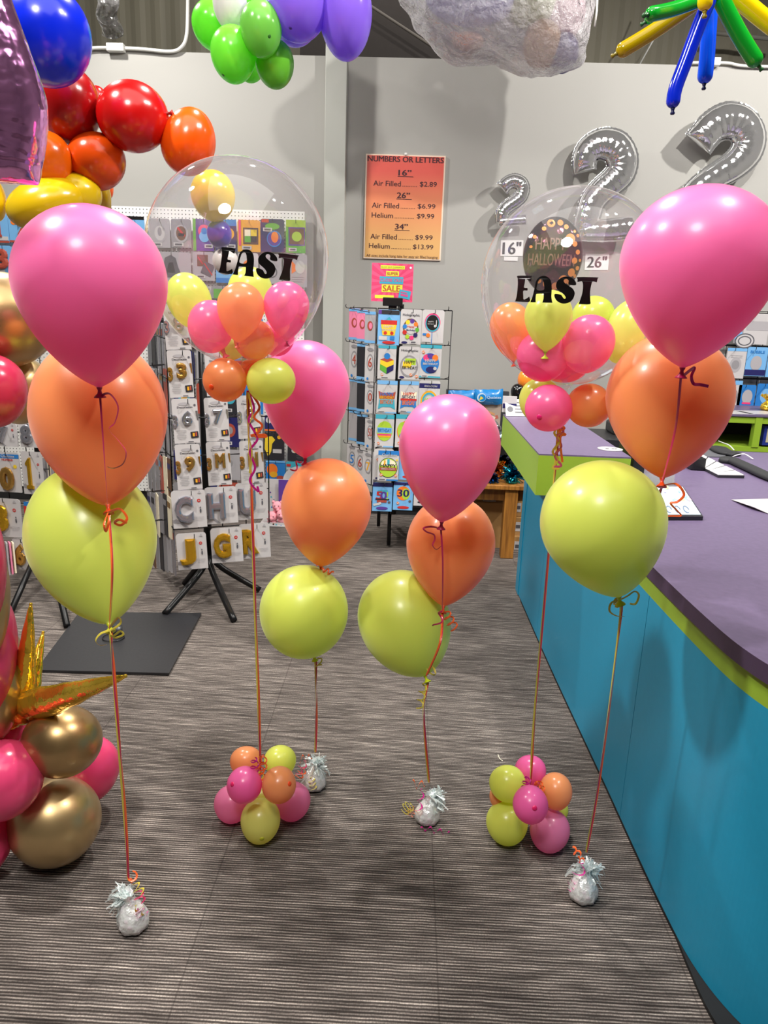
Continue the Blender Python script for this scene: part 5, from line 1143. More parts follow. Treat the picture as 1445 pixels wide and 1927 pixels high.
mb.obj('printed_art', [plain('d6dd3c', .5), plain('35a3c0', .5), plain('8a8a2a', .5), plain('d93a6c', .5), plain('b84a30', .5), plain('c94a86', .5), plain('ffffff', .4)], t)
# ---- packs on the pegboard (behind the left bubble): plain stand-ins for the printed characters
YP = PB - .05
def blister(shape_c, extra=()): return [('oval', 'ltgrey', 0, -.02, .7, .62), ('oval', shape_c, 0, 0, .5, .5)] + list(extra) + barcode(-.3, -.78, .5, .13)
PP = [((232, 407, 272, 452), 'sky', [('rect', 'black', 0, .86, 1, .14), ('disc', 'red', -.2, .3, .2), ('lines', 'white', .3, .1, 3, .4, .12)], 'blue pack with a black header, right of the yellow garland balloons'),
 ((281, 411, 320, 466), 'ltgrey', blister('white', [('oval', 'grey', 0, .1, .2, .3)]), 'pale grey pack with a white figure shape, first in the top pegboard row'),
 ((322, 412, 360, 466), 'grey', blister('brown', [('rect', 'red', 0, .1, .1, .4, .7), ('rect', 'black', 0, -.1, .3, .1)]), 'grey pack with a dark round shape and red bar, second in the top pegboard row'),
 ((363, 412, 402, 472), 'purple', [('rect', 'green', -.85, 0, .14, 1), ('oval', 'hot', .1, .25, .6, .4), ('oval', 'sky', .1, -.1, .5, .36), ('disc', 'blue', .1, .25, .3)] + barcode(.5, -.7, .4, .12), 'purple and green pack with a blue round face, in the top pegboard row'),
 ((404, 413, 445, 472), 'navy', [('oval', 'amber', .2, .1, .6, .4), ('rect', 'blue', 0, .8, 1, .2)] + barcode(.5, -.7, .4, .12), 'navy pack mostly hidden behind the violet balloon'),
 ((447, 414, 490, 474), 'amber', [('rect', 'dk', .15, .0, .66, .52), ('rect', 'brown', .15, .0, .6, .46), ('rect', 'cream', -.12, .2, .26, .2), ('rect', 'yellow', .42, .2, .26, .2), ('rect', 'green', -.12, -.2, .26, .2), ('rect', 'dk', .42, -.2, .26, .2), ('rect', 'hot', -.8, .2, .1, .8)] + barcode(-.2, -.74, .42, .11), 'amber pack with a four part square badge on the pegboard'),
 ((490, 412, 535, 474), 'navy', [('rect', 'red', -.6, .88, .3, .1), ('oval', 'green', .0, .55, .6, .2), ('oval', 'blue', .15, -.2, .62, .5), ('oval', 'purple', .15, -.2, .54, .42), ('oval', 'orange', .2, -.1, .3, .34)] + barcode(-.4, .35, .38, .11), 'dark blue pack with an orange shape in an oval window on the pegboard'),
 ((538, 414, 575, 476), 'green', [('poly', 'lime', [(-1, .6), (1, .3), (1, 1), (-1, 1)]), ('rect', 'purple', .1, 0, .84, .56), ('rect', 'brown', .1, 0, .74, .48), ('oval', 'lime', .1, 0, .5, .3)] + barcode(-.3, -.8, .4, .1), 'lime green pack with a dark rounded badge, last in the top pegboard row'),
 ((284, 474, 360, 530), 'ltgrey', [('poly', 'ink', [(-.3, .6), (0, .8), (.25, .6), (.35, 0), (.55, -.6), (.2, -.72), (-.4, -.72), (-.62, -.55), (-.38, 0)]), ('poly', 'dk', [(-.1, .3), (.1, .3), (.2, -.4), (-.25, -.4)]), ('rect', 'rust', -.8, .75, .14, .08)], 'wide grey pack with a dark bell shape in the second pegboard row'),
 ((363, 474, 404, 528), 'ltgrey', [('rect', 'brown', -.1, .4, .5, .4), ('rect', 'ink', .35, -.2, .5, .44, -.4), ('rect', 'red', .4, -.2, .05, .5, .6), ('rect', 'red', -.3, .4, .05, .3, .6)] + barcode(-.3, -.72, .42, .12), 'grey pack with two dark square badges in the second pegboard row'),
 ((406, 476, 446, 532), 'sky', [('oval', 'ltgrey', 0, .2, .7, .6), ('oval', 'ink', 0, .2, .5, .5), ('oval', 'ltgrey', 0, .2, .42, .42), ('rect', 'blue', 0, -.85, 1, .16)], 'pale blue pack with a grey ring behind the letter E of the left bubble'),
 ((448, 476, 486, 530), 'white', [('oval', 'orange', 0, .15, .5, .35), ('oval', 'red', 0, .05, .4, .25)], 'white pack with an orange shape behind the letter A of the left bubble'),
 ((489, 478, 530, 534), 'ltgrey', [('oval', 'ink', .1, -.2, .5, .4), ('oval', 'ltgrey', .1, -.2, .4, .32), ('disc', 'rust', -.3, .4, .2)], 'grey pack with a ring outline behind the letter S of the left bubble'),
 ((533, 478, 578, 540), 'ltgrey', [('poly', 'orange', [(-.3, .6), (.3, .1), (-.3, -.2)]), ('oval', 'white', .4, .2, .4, .4), ('lines', 'ink', .2, -.4, 3, .5, .14)], 'grey pack with an orange fin shape behind the letter T of the left bubble'),
 ((286, 536, 322, 590), 'grey', [('oval', 'ltgrey', 0, .1, .5, .4), ('oval', 'ink', 0, .1, .3, .2)] + barcode(0, -.7, .5, .12), 'grey pack in the third pegboard row at the left bubble rim'),
 ((330, 536, 392, 592), 'white', [('oval', 'rust', -.2, .3, .3, .3), ('oval', 'grey', .3, 0, .3, .4)], 'white pack in the third pegboard row behind the tilted yellow balloon'),
 ((398, 538, 440, 596), 'grey', [('rect', 'green', 0, .5, .8, .3)], 'grey pack in the third pegboard row behind the orange balloon'),
 ((530, 545, 575, 600), 'rust', [('oval', 'green', .2, .3, .5, .4), ('oval', 'brown', -.2, -.2, .4, .4)], 'reddish pack behind the right small pink balloon in the left bubble'),
 ((-22, 401, 16, 456), 'sky', [('foil', 'rust', '1', .1, .1, .3, .7), ('rect', 'white', .4, -.72, .5, .13), ('rect', 'rust', 0, -.95, 1, .07)], 'blue pack with a speckled red numeral one at the left edge of the pegboard'),
 ((16, 399, 60, 456), 'sky', [('rect', 'cream', -.6, .82, .4, .2), ('disc', 'orange', -.55, .35, .25), ('foil', 'rust', '2', .3, .1, .5, .74), ('rect', 'rust', 0, -.95, 1, .07)], 'blue pack with a speckled red numeral two, second at the left edge of the pegboard'),
 ((-16, 462, 24, 518), 'sky', [('foil', 'rust', '3', .05, .1, .66, .7), ('rect', 'white', -.4, -.74, .6, .13), ('rect', 'rust', 0, -.94, 1, .09)], 'blue pack with a speckled red numeral three below the others at the left edge'),
 ((498, 782, 538, 812), 'navy', [('oval', 'white', -.6, .4, .3, .4), ('rect', 'orange', 0, -.85, 1, .1)], 'dark blue pack above the black one, right of the left spinner'),
 ((497, 815, 535, 865), 'dk', [('poly', 'yellow', [(-.9, .7), (-.2, .75), (.1, .5), (-.2, .2), (-.3, -.4), (-.6, -.8), (-.95, -.2)]), ('oval', 'amber', .5, .7, .2, .14), ('rect', 'white', .3, -.35, .44, .15)], 'black pack with a yellow shape right of the left spinner'),
 ((541, 838, 578, 868), 'dk', [('oval', 'white', -.3, .3, .3, .3), ('disc', 'yellow', -.2, .3, .2), ('lines', 'grey', .3, -.3, 3, .4, .2)], 'dark pack with a white round shape under the back pink balloon'),
 ((500, 867, 537, 904), 'blue', [('oval', 'orange', -.35, .1, .55, .6), ('oval', 'amber', -.2, -.4, .4, .3), ('oval', 'rust', .5, -.7, .4, .2), ('rect', 'sky', 0, .9, 1, .08)], 'blue pack with an orange shape below the black pack'),
 ((538, 869, 578, 904), 'teal', [('rect', 'red', -.75, .6, .2, .14), ('rect', 'white', -.75, .25, .2, .12), ('rect', 'red', -.75, -.1, .2, .14), ('rect', 'white', .4, .3, .4, .2)], 'teal pack with red and white stripes under the back pink balloon')]
NW = ['first', 'second', 'third', 'fourth', 'fifth', 'sixth', 'seventh']
pr_ = random.Random(9)
for r_ in range(6):
    for c_ in range(5):
        x, y = 284 + c_ * 43, 598 + r_ * 62; fc = pr_.choice(['dk', 'grey', 'ltgrey', 'navy', 'brown', 'rust', 'blue', 'dk'])
        PP.append(((x, y, x + 39, y + 57), fc, [('oval', pr_.choice(['ink', 'ltgrey', 'rust', 'teal', 'gold', 'purple']), 0, .1, .55, .45), ('oval', pr_.choice(['grey', 'dk', 'amber', 'sky']), 0, .1, .3, .25)] + barcode(-.2, -.75, .4, .11), '%s pack on the pegboard behind the left spinner, %s column, %s row down' % ({'dk': 'dark', 'ltgrey': 'pale grey', 'navy': 'navy blue', 'rust': 'dull red'}.get(fc, fc), NW[c_], NW[r_])))
PGt = bpy.data.objects['pegboard_wall']
for rc, fc, art, lab in PP:
    pack(rc, YP, lab, art, fc, thick=.01); cx = (rc[0] + rc[2]) / 2; hook(PGt, PY(cx, rc[1] + 4, PB), PY(cx, rc[1] + 5, YP - .03), .002)
# polka dot gift box with pink plush toys
YG = 5.22
gb = PY(535, 985, YG); gz0 = .38
def rectpx(x0, y0, x1, y1, Y): return PY((x0 + x1) / 2, (y0 + y1) / 2, Y), (x1 - x0) * S(PY((x0 + x1) / 2, (y0 + y1) / 2, Y)), PY(x0, y0, Y).z - PY(x0, y1, Y).z
t = thing('gift_box', 'white polka dot display box with a round lid card, on the shelf under the pegboard', 'box', gb)
dots = ['blue', 'orange', 'green', 'purple', 'red', 'navy', 'teal']
def dotted(f, w_, h_, mb, n, rr):
    for i in range(n): f.disc(mb, rnd.uniform(-.46, .46) * w_, rnd.uniform(-.46, .46) * h_, rr, AI[dots[i % 7]], .0012, n=10)
C_, w_, h_ = rectpx(500, 903, 575, 988, 5.40); f = Face(C_); mb = MB(); f.slab(mb, w_, h_, .01); dotted(f, w_, h_, mb, 26, .006)
mb.m = [AI['white']] * 6 + mb.m[6:]; mb.obj('back_panel', AM, t)
C_, w_, h_ = rectpx(500, 985, 578, 1000, 5.2); f = Face(C_); mb = MB(); f.slab(mb, w_, h_, .01); dotted(f, w_, h_ * .8, mb, 9, .006); mb.m = [AI['white']] * 6 + mb.m[6:]; mb.obj('front_lip', AM, t)
C_, w_, h_ = rectpx(532, 882, 592, 932, 5.42); f = Face(C_); mb = MB(); f.disc(mb, 0, 0, w_ / 2, AI['white'], .0); nf = len(mb.f); dotted(f, w_ * .7, w_ * .7, mb, 10, .006); mb.obj('round_card', AM, t)
C_, w_, h_ = rectpx(524, 904, 580, 950, 5.36); f = Face(C_); mb = MB(); f.slab(mb, w_, h_, .006); mb.m = [AI['purple']] * 6; f.disc(mb, -.02, .01, .015, AI['white'], .001); mb.obj('violet_card', AM, t)
C_ = PY(535, 990, 5.3); MB().box((C_.x, 5.3, .008), (.34, .22, .01)).obj('box_floor', ART['white'], t)
plush = plain('e79aa6', .9); plush2 = plain('a83c50', .9)
for i, (x, y, r_, Y) in enumerate(((522, 952, 10, 5.28), (512, 972, 11, 5.25), (531, 968, 11, 5.24), (545, 958, 10, 5.30), (548, 976, 11, 5.24))):
    C_ = PY(x, y, Y); rr = r_ * S(C_); tt = thing('plush_toy', 'small pink plush toy %s' % ['on top of the pile in the polka dot box', 'at the front left of the polka dot box', 'front and centre in the polka dot box', 'at the back right of the polka dot box', 'at the front right of the polka dot box'][i], 'plush toy', C_)
    MB().ball(C_, (rr, rr, rr * .9), 18).ball(C_ + V((0, 0, -rr * 1.0)), (rr * .85, rr * .7, rr * .7), 16).obj('body', plush, tt)
    for sx in (-1, 1): MB().ball(C_ + V((sx * rr * .75, 0, rr * .75)), rr * .32, 12).obj('ear', plush2 if i % 2 else plush, tt)
    MB().ball(C_ + V((0, -rr * .85, -rr * .15)), rr * .38, 12).obj('muzzle', plush, tt)
    for sx in (-1, 1): MB().ball(C_ + V((sx * rr * .35, -rr * .88, rr * .2)), rr * .1, 8).obj('eye', black, tt)
# ================================================================== ON THE COUNTER
ZD = DZ + .001
k4 = [PZ(1310, 878, ZD), PZ(1351, 899, ZD), PZ(1400, 900, ZD), PZ(1316, 858, ZD)]
t = thing('keyboard', 'slim white computer keyboard lying on the purple counter', 'keyboard', sum(k4, V()) / 4)
mb = MB(); top = [p + V((0, 0, .012)) for p in k4]
mb.add(k4 + top, [(0, 1, 2, 3), (4, 5, 6, 7), (0, 1, 5, 4), (1, 2, 6, 5), (2, 3, 7, 6), (3, 0, 4, 7)]); kcase = mb.obj('case', plain('2a2a2e', .4), t)
mb = MB()
for i in range(5):
    for j in range(14):
        a, b, c, d = (i + .08) / 5, (i + .92) / 5, (j + .08) / 14, (j + .92) / 14
        bl_ = lambda u, v: (top[0].lerp(top[1], u)).lerp(top[3].lerp(top[2], u), v) + V((0, 0, .003))
        pts = [bl_(a, c), bl_(b, c), bl_(b, d), bl_(a, d)]; mb.add(pts + [p - V((0, 0, .003)) for p in pts], [(0, 1, 2, 3), (0, 1, 5, 4), (1, 2, 6, 5), (2, 3, 7, 6), (3, 0, 4, 7)])
mb.obj('keycaps', plain('eeeef0', .4), kcase)
t = tag(MB().sweep(smooth([PZ(1366, 868, ZD + .012), PZ(1372, 864, ZD + .014), PZ(1405, 878, ZD + .014), PZ(1440, 894, ZD + .014), PZ(1475, 908, ZD + .012)], 6), [.028] + [.036] * 22 + [.03, .02], .013, n=14, nrm=(0, 0, 1), power=3).obj('wrist_rest', plain('26272a', .7)), 'long black padded wrist rest on the counter beside the keyboard', 'wrist rest')
tag(MB().sweep(smooth([PZ(1348, 842, ZD + .01), PZ(1362, 850, ZD + .012), PZ(1376, 853, ZD + .012), PZ(1388, 856, ZD + .01)], 6), [.02] + [.05] * 10 + [.045] * 7 + [.02], .011, n=14, nrm=(0, 0, 1), power=3).obj('mouse_rest', plain('222326', .7)), 'short black gel rest beyond the long wrist rest', 'wrist rest')
m4 = [PZ(1318, 860, ZD), PZ(1365, 861, ZD), PZ(1362, 843, ZD), PZ(1325, 843, ZD)]
tag(MB().prism([(p.x, p.y) for p in m4], ZD, ZD + .004).obj('mouse_pad', plain('55565c', .7)), 'grey mouse pad beside the white keyboard', 'mouse pad')
cab = plain('e6e6e6', .4)
tag(tube('cable', smooth([PZ(1352, 830, ZD + .004), PZ(1362, 834, ZD + .02), PZ(1372, 838, ZD + .02), PZ(1381, 847, ZD + .004)], 6), .003, cab), 'white cable looping beyond the short gel rest', 'cable')
tag(tube('cable', smooth([PZ(1378, 860, ZD + .004), PZ(1388, 856, ZD + .02), PZ(1402, 855, ZD + .02), PZ(1417, 864, ZD + .004)], 6), .003, cab), 'white cable arching over the long wrist rest', 'cable')
p_ = PZ(1303, 880, ZD); tag(MB().box(p_ + V((0, 0, .03)), (.07, .14, .06)).box(p_ + V((0, .01, .075)), (.06, .12, .03), 0, Matrix.Rotation(-.2, 3, 'X')).obj('tape_dispenser', plain('151517', .4), bevel=.008), 'black desk gadget beside the keyboard, half behind the orange balloon', 'desk gadget')
pp4 = [PZ(1376, 940, ZD + .002), PZ(1412, 939, ZD + .002), PZ(1470, 938, ZD + .002), PZ(1490, 980, ZD + .002), PZ(1445, 966, ZD + .002), PZ(1418, 954, ZD + .012), PZ(1400, 948, ZD + .01)]
t = thing('paper_sheet', 'curling white receipt sheet on the purple counter at the right photo edge', 'paper', pp4[0])
MB().add(pp4 + [p - V((0, 0, .001)) for p in pp4], [tuple(range(7)), tuple(range(7, 14))[::-1]] + [(i, (i + 1) % 7, 7 + (i + 1) % 7, 7 + i) for i in range(7)]).obj('sheet', ART['white'], t)
f4 = [PZ(1236, 979, ZD), PZ(1322, 979, ZD), PZ(1284, 921, ZD), PZ(1222, 921, ZD)]
t = thing('flyer_frame', 'pale blue party flyer with pastel balloon drawings in a flat frame on the counter', 'flyer', sum(f4, V()) / 4)
MB().prism([(p.x, p.y) for p in f4], ZD, ZD + .014).obj('frame', plain('23232a', .4), t)
B2 = lambda u, v, z: (f4[0].lerp(f4[1], u)).lerp(f4[3].lerp(f4[2], u), v) + V((0, 0, z))
mb = MB(); mb.add([B2(a, b, .0155) for a, b in ((.02, .04), (.97, .04), (.97, .97), (.02, .97))], [(0, 1, 2, 3)], 0)
for i in range(22):
    u, v, r_ = rnd.uniform(.08, .92), rnd.uniform(.35, .93), rnd.uniform(.035, .06)
    mb.add([B2(u + r_ * cos(a * .63), v + r_ * 1.2 * sin(a * .63), .016 + .0001 * i) for a in range(10)], [tuple(range(10))], 1 + i % 4)
for i in range(3):
    pts = [B2(.3 + i * .2 + .06 * cos(a * .5), .18 + .1 * sin(a * .5), .0175) for a in range(11)]; mb.sweep(pts, .0016, n=5, mi=5)
mb.obj('printed_flyer', [plain('cfe6f4', .4), plain('f0c4d8', .4), plain('9cc8ee', .4), plain('f4e2a0', .4), plain('c8b4e6', .4), plain('6a7a9a', .4)], t)
# clear sign holder
C_ = PZ(1236, 930, ZD); f = Face(C_ + V((0, .12, .075)), .05, 0, -.25)
t = thing('sign_holder', 'clear acrylic sign holder standing behind the flyer, mostly behind the orange balloon', 'sign holder', C_)
mb = MB(); f.slab(mb, .2, .15, .004); mb.obj('acrylic_panel', clearfilm('acrylic', (.85, .87, .86), .25), t)
mb = MB(); f.slab(mb, .2, .06, .004, 0, 0, -.045, .012); mb.obj('front_lip', clearfilm('acrylic_lip', (.85, .87, .86), .25), t)
MB().box(C_ + V((0, .11, .003)), (.2, .1, .006)).obj('foot', clearfilm('acrylic_foot', (.85, .87, .86), .25), t)
# behind the bar: black monitor edge
p_ = V((.93, 3.05, DZ)); t = thing('monitor', 'black screen standing behind the raised lime shelf, seen edge on', 'monitor', p_)
MB().box(p_ + V((0, 0, .12)), (.05, .22, .2)).obj('screen', plain('101013', .4), t, .004); MB().box(p_ + V((.02, 0, .01)), (.08, .1, .02)).obj('base', plain('101013', .4), t)
p_ = PZ(1190, 795, 1.0); p_ = V((1.12, 3.9, DZ)); t = thing('cash_drawer', 'black till equipment behind the raised shelf, under the collar balloons', 'till', p_)
MB().box(p_ + V((0, 0, .05)), (.4, .35, .1)).obj('drawer_case', plain('161618', .45), t, .005); MB().box(p_ + V((.05, .05, .13)), (.2, .16, .06)).obj('printer', plain('1d1d20', .4), t, .01)
# on the raised bar
e_ = PZ(1148, 845, bz1 + .001)
mb = MB(); mb.sweep([e_, e_ + V((0, 0, .0012))], .05, .05, 32, nrm=(0, 1, 0), smooth=False)
t = thing('sticker', 'white oval sticker on the purple top of the raised shelf', 'sticker', e_); mb.obj('oval', ART['white'], t)
mb = MB()
for i in range(4): mb.box(e_ + V((.008 + i * .006, .004 * (i % 2), .0018)), (.0035, .014, .0006))
mb.box(e_ + V((-.012, 0, .0018)), (.012, .012, .0006)); mb.obj('printed_mark', plain('55555c', .6), t)
e_ = PZ(972, 784, bz1); t = thing('tent_card', 'white printed card standing at the far end of the raised shelf', 'card', e_); f = Face(e_ + V((.0, .03, .044)), .15, 0, -.5)
mb = MB(); f.slab(mb, .12, .095, .003); mb.obj('card', ART['white'], t); mb = MB()
for i in range(4): f.rect(mb, .02, .028 - i * .018, .06, .006, 0, .001)
f.disc(mb, -.035, -.01, .016, 0, .001); mb.obj('printed_lines', ART['ink'], t)
orb((974, 738), 13, 16, 4.1, plain('0e0e10', .15), 'small glossy black balloon at the far end of the raised shelf', None)
orb((992, 716), 18, 22, 4.15, lx('e8862a'), 'orange balloon peeping out under the right bubble beside the black one', None)
# ================================================================== BACK COUNTER AND WALL RACK AT THE RIGHT
YB2 = 5.0
zt_ = PY(1400, 783, YB2).z; zl_ = PY(1400, 841, YB2).z; xl_ = PY(1300, 800, YB2).x; xd = PY(1425, 810, YB2).x
t = thing('back_counter', 'lime green open shelf unit with purple top along the back wall', 'counter', (xl_ + .8, YB2 + .3, 0))
W2_ = 2.2
MB().box((xl_ + W2_ / 2, YB2 + .32, zt_ + .004), (W2_, .66, .012)).obj('purple_top', purple, t)
MB().box((xl_ + W2_ / 2, YB2 + .01, zt_ - .024), (W2_, .02, .045)).obj('front_rail', lime, t)
MB().box((xl_ + W2_ / 2, YB2 + .3, zl_ - .015), (W2_, .6, .03)).obj('shelf_board', lime, t)
MB().box((xd, YB2 + .02, (zt_ + zl_) / 2), (.045, .05, zt_ - zl_)).obj('divider', lime, t)
MB().box((xl_ + W2_ / 2, YB2 + .6, zt_ / 2), (W2_, .03, zt_)).obj('back_board', plain('141416', .6), t)
MB().box((xl_ + W2_ / 2, YB2 + .3, zl_ / 2 - .02), (W2_, .56, zl_ - .04)).obj('lower_cabinet', plain('4a3c58', .5), t)
C_ = PY(1447, 818, YB2 + .08); tag(MB().box(C_, (.12, .1, .13)).box(C_ + V((0, -.051, 0)), (.08, .002, .09), 1).obj('blue_box', [plain('24348a', .4), plain('c0b8a0', .4)]), 'small dark blue box on the shelf of the back counter', 'box')
for (a, b, lab) in (((1368, 776), (.30, .16), 'white sheet on the back counter, left of the gold weight'), ((1425, 776), (.24, .18), 'white sheet under the gold weight on the back counter')):
    C_ = PZ(a[0], a[1], zt_ + .011); tag(MB().box(C_, (b[0], b[1], .0015), 0, Matrix.Rotation(.2, 3, 'Z')).obj('paper_sheet', ART['white']), lab, 'paper')
C_ = PZ(1442, 772, zt_ + .012); t = thing('balloon_weight', 'crinkled gold foil weight on the back counter', 'balloon weight', C_)
MB().lathe(C_, V((0, 0, 1)), [(.035, 0), (.045, .015), (.04, .04), (.018, .06), (.012, .066), (.03, .085)], 18).obj('wrapped_body', gf, t)
mb = MB()
for i in range(26):
    a = i * 2.4; d = V((cos(a), sin(a), .5 + .8 * rnd.random())).normalized(); b_ = C_ + V((0, 0, .07)); s_ = d.orthogonal().normalized() * .008
    mb.add([b_ - s_ * .4, b_ + s_ * .4, b_ + d * .06 + s_, b_ + d * .06 - s_], [(0, 1, 2, 3)])
mb.obj('foil_tuft', gf, t)
t = thing('wall_rack', 'black wall rack of hanging balloon accessory packs at the right edge', 'display rack', (PY(1420, 680, 5.6).x, 5.64, 1.5))
for yy in (590, 652, 713): MB().box(PY(1430, yy, 5.64), (.62, .02, .012)).obj('rail', black, t)
gridframe(t, PY(1365, 680, 5.62).x, PY(1500, 680, 5.62).x, PY(1400, 775, 5.62).z, PY(1400, 585, 5.62).z, 5.64, 5.64, 4, 3)
RP = [((1400, 590, 1446, 648), 'white', [('rect', 'ltgrey', .1, .2, .9, .3), ('oval', 'ink', -.8, -.8, .8, .5), ('oval', 'white', -.8, -.8, .7, .42), ('oval', 'ink', -.8, -.8, .55, .32), ('oval', 'white', -.8, -.8, .45, .25)], 'white pack with grey arcs, top row of the wall rack'),
 ((1383, 598, 1399, 646), 'grey', [('rect', 'sky', 0, -.4, .8, .3), ('disc', 'red', 0, -.7, .5)], 'narrow grey pack in the top row of the wall rack'),
 ((1366, 655, 1402, 712), 'white', head('sky', .1) + [('oval', 'ltgrey', 0, -.1, .6, .5), ('lines', 'grey', 0, .5, 2, .6, .12), ('oval', 'grey', 0, -.1, .4, .3)], 'white pack with a blue header in the middle row of the wall rack'),
 ((1404, 653, 1442, 708), 'sky', [('text', 'blue', 'BUBBLE', 0, .66, .7, .1), ('oval', 'ltgrey', 0, -.1, .55, .5), ('rect', 'navy', 0, -.75, 1, .2)], 'blue pack with a pale bubble picture in the middle row of the wall rack'),
 ((1444, 655, 1480, 710), 'sky', [('oval', 'white', 0, -.1, .55, .5)], 'blue pack cut by the photo edge in the middle row of the wall rack'),
 ((1372, 716, 1394, 768), 'white', head('sky', .15) + [('oval', 'grey', 0, -.2, .5, .5)], 'narrow white pack in the lowest row of the wall rack'),
 ((1388, 724, 1420, 769), 'blue', [('oval', 'ltgrey', .1, .0, .6, .6), ('rect', 'hot', .1, -.55, .5, .08)], 'blue pack with a white oval in the lowest row of the wall rack'),
 ((1423, 722, 1458, 769), 'blue', [('oval', 'sky', .0, .0, .6, .6)], 'blue pack above the gold weight in the lowest row of the wall rack')]
for rc, fc, art, lab in RP:
    pack(rc, 5.58, lab, art, fc, thick=.012); cx = (rc[0] + rc[2]) / 2; hook(t, PY(cx, rc[1] + 3, 5.64), PY(cx, rc[1] + 4, 5.52))
# ================================================================== GIFT TABLE BETWEEN SPINNER AND COUNTER
wood = None
def woodmat():
    m, N, L, B = newmat('oak'); tc = N.new('ShaderNodeTexCoord'); mp = N.new('ShaderNodeMapping'); mp.inputs['Scale'].default_value = (40, 40, 3); L.new(tc.outputs['Object'], mp.inputs[0])
    n = N.new('ShaderNodeTexNoise'); n.inputs['Scale'].default_value = 1.5; n.inputs['Detail'].default_value = 5; L.new(mp.outputs[0], n.inputs['Vector'])
    cr = N.new('ShaderNodeValToRGB'); e = cr.color_ramp.elements; e[0].position = .3; e[0].color = lin('6e4418'); e[1].position = .7; e[1].color = lin('a9722e'); L.new(n.outputs[0], cr.inputs[0]); L.new(cr.outputs[0], B.inputs['Base Color']); B.inputs['Roughness'].default_value = .45; return m
wood = woodmat(); card = lamin('a9814f', 'cardboard', .8, .1)
TLx0, TLx1 = PY(860, 910, 4.75).x, PY(1000, 910, 4.75).x
tz = PY(955, 912, 4.70).z
t = thing('wooden_table', 'low oak display table between the middle spinner and the counter end', 'table', ((TLx0 + TLx1) / 2, 5.0, 0))
MB().box(((TLx0 + TLx1) / 2, 5.02, tz - .015), (TLx1 - TLx0, .7, .03)).obj('table_top', wood, t, .004)
MB().box(((TLx0 + TLx1) / 2, 4.75, tz - .07), (TLx1 - TLx0 - .06, .025, .09)).obj('apron', wood, t)
lg0, lg1 = PY(944, 1000, 4.72), PY(968, 1000, 4.72)
for x_, y_ in (((lg0.x + lg1.x) / 2, 4.73), (TLx0 + .05, 4.73), ((lg0.x + lg1.x) / 2 + .02, 5.3), (TLx0 + .05, 5.3)):
    MB().box((x_, y_, (tz - .03) / 2), (lg1.x - lg0.x, .085, tz - .03)).obj('leg', wood, t, .004)
MB().box(((TLx0 + TLx1) / 2, 5.42, .35), (TLx1 - TLx0, .02, .7)).obj('dark_backing', plain('141416', .8), t)  # plain dark sheet closing the back of the table
for rc, Y, lab in (((886, 946, 946, 1035), 4.92, 'brown cardboard box with a white label on the carpet under the oak table'), ((900, 922, 930, 944), 5.02, 'small brown cardboard box on top of the larger one under the table'), ((966, 938, 990, 972), 4.95, 'cardboard box highest behind the oak table leg'), ((964, 974, 990, 1008), 4.93, 'cardboard box in the middle of the pile behind the table leg'), ((962, 1010, 990, 1046), 4.9, 'cardboard box lowest in the pile behind the table leg')):
    C_, w_, h_ = rectpx(*rc, Y); tt = thing('cardboard_box', lab, 'box', C_)
    carton = MB().box((C_.x, Y + .12, C_.z), (w_, .24, h_)).obj('carton', card, tt, .003)
    if rc[0] > 950: MB().box((C_.x - w_ * .1, Y - .001, C_.z), (w_ * .4, .002, h_ * .5)).box((C_.x - w_ * .1, Y - .0025, C_.z), (w_ * .3, .001, h_ * .18), 1).obj('shipping_label', [ART['white'], ART['ink']], carton)
    if rc[0] == 886: MB().box((C_.x + w_ * .05, Y + .06, C_.z + h_ / 2 + .001), (w_ * .4, .07, .002)).obj('shipping_label', ART['white'], carton)
def tinsel(px, Y, r_, col, label, n=150, seed=0):
    r2 = random.Random(seed); C_ = PY(px[0], px[1], Y); C_.z = tz + .002 + r_ * .55; t = thing('tinsel_weight', label, 'balloon weight', C_)
    mb = MB()
    for i in range(n):
        a, e = r2.uniform(0, 6.28), r2.uniform(-.5, 1.57); d = V((cos(a) * cos(e), sin(a) * cos(e), sin(e))); l = r_ * r2.uniform(.7, 1.1); sd = d.orthogonal().normalized(); sd.rotate(Quaternion(d, r2.uniform(0, 6.3))); sd *= .006
        m_ = C_ + d * l * .6; e_ = C_ + d * l + V((0, 0, -.01)); q_ = V((r2.uniform(-1, 1), r2.uniform(-1, 1), r2.uniform(-1, 1))) * .008
        mb.add([C_ - sd * .3, C_ + sd * .3, m_ + sd + q_, m_ - sd + q_, e_ + sd * .8, e_ - sd * .8], [(0, 1, 2, 3), (3, 2, 4, 5)])
    o = mb.obj('tinsel', foil(col, .12, .3, 30), t); o['kind'] = 'stuff'
    MB().lathe(V((C_.x, C_.y, tz + .001)), V((0, 0, 1)), [(r_ * .45, 0), (r_ * .5, .01), (r_ * .4, r_ * .5)], 14).obj('foot', foil(col, .12, .3, 30), t)
tinsel((964, 890), 4.76, .085, '2c9cb0', 'teal tinsel weight on the oak table beside the counter corner', seed=1)
tinsel((934, 878), 4.9, .085, 'd89a3c', 'copper and gold tinsel weight on the oak table behind the teal one', seed=2)
tinsel((902, 886), 4.86, .075, 'c8ccd0', 'silver tinsel weight on the oak table behind the central pink balloon', seed=3)
tinsel((948, 862), 5.1, .08, '24345a', 'dark blue tinsel weight at the back of the oak table', seed=4)
tinsel((925, 905), 4.74, .05, '2a5a8a', 'small blue tinsel weight at the front edge of the oak table', seed=6)
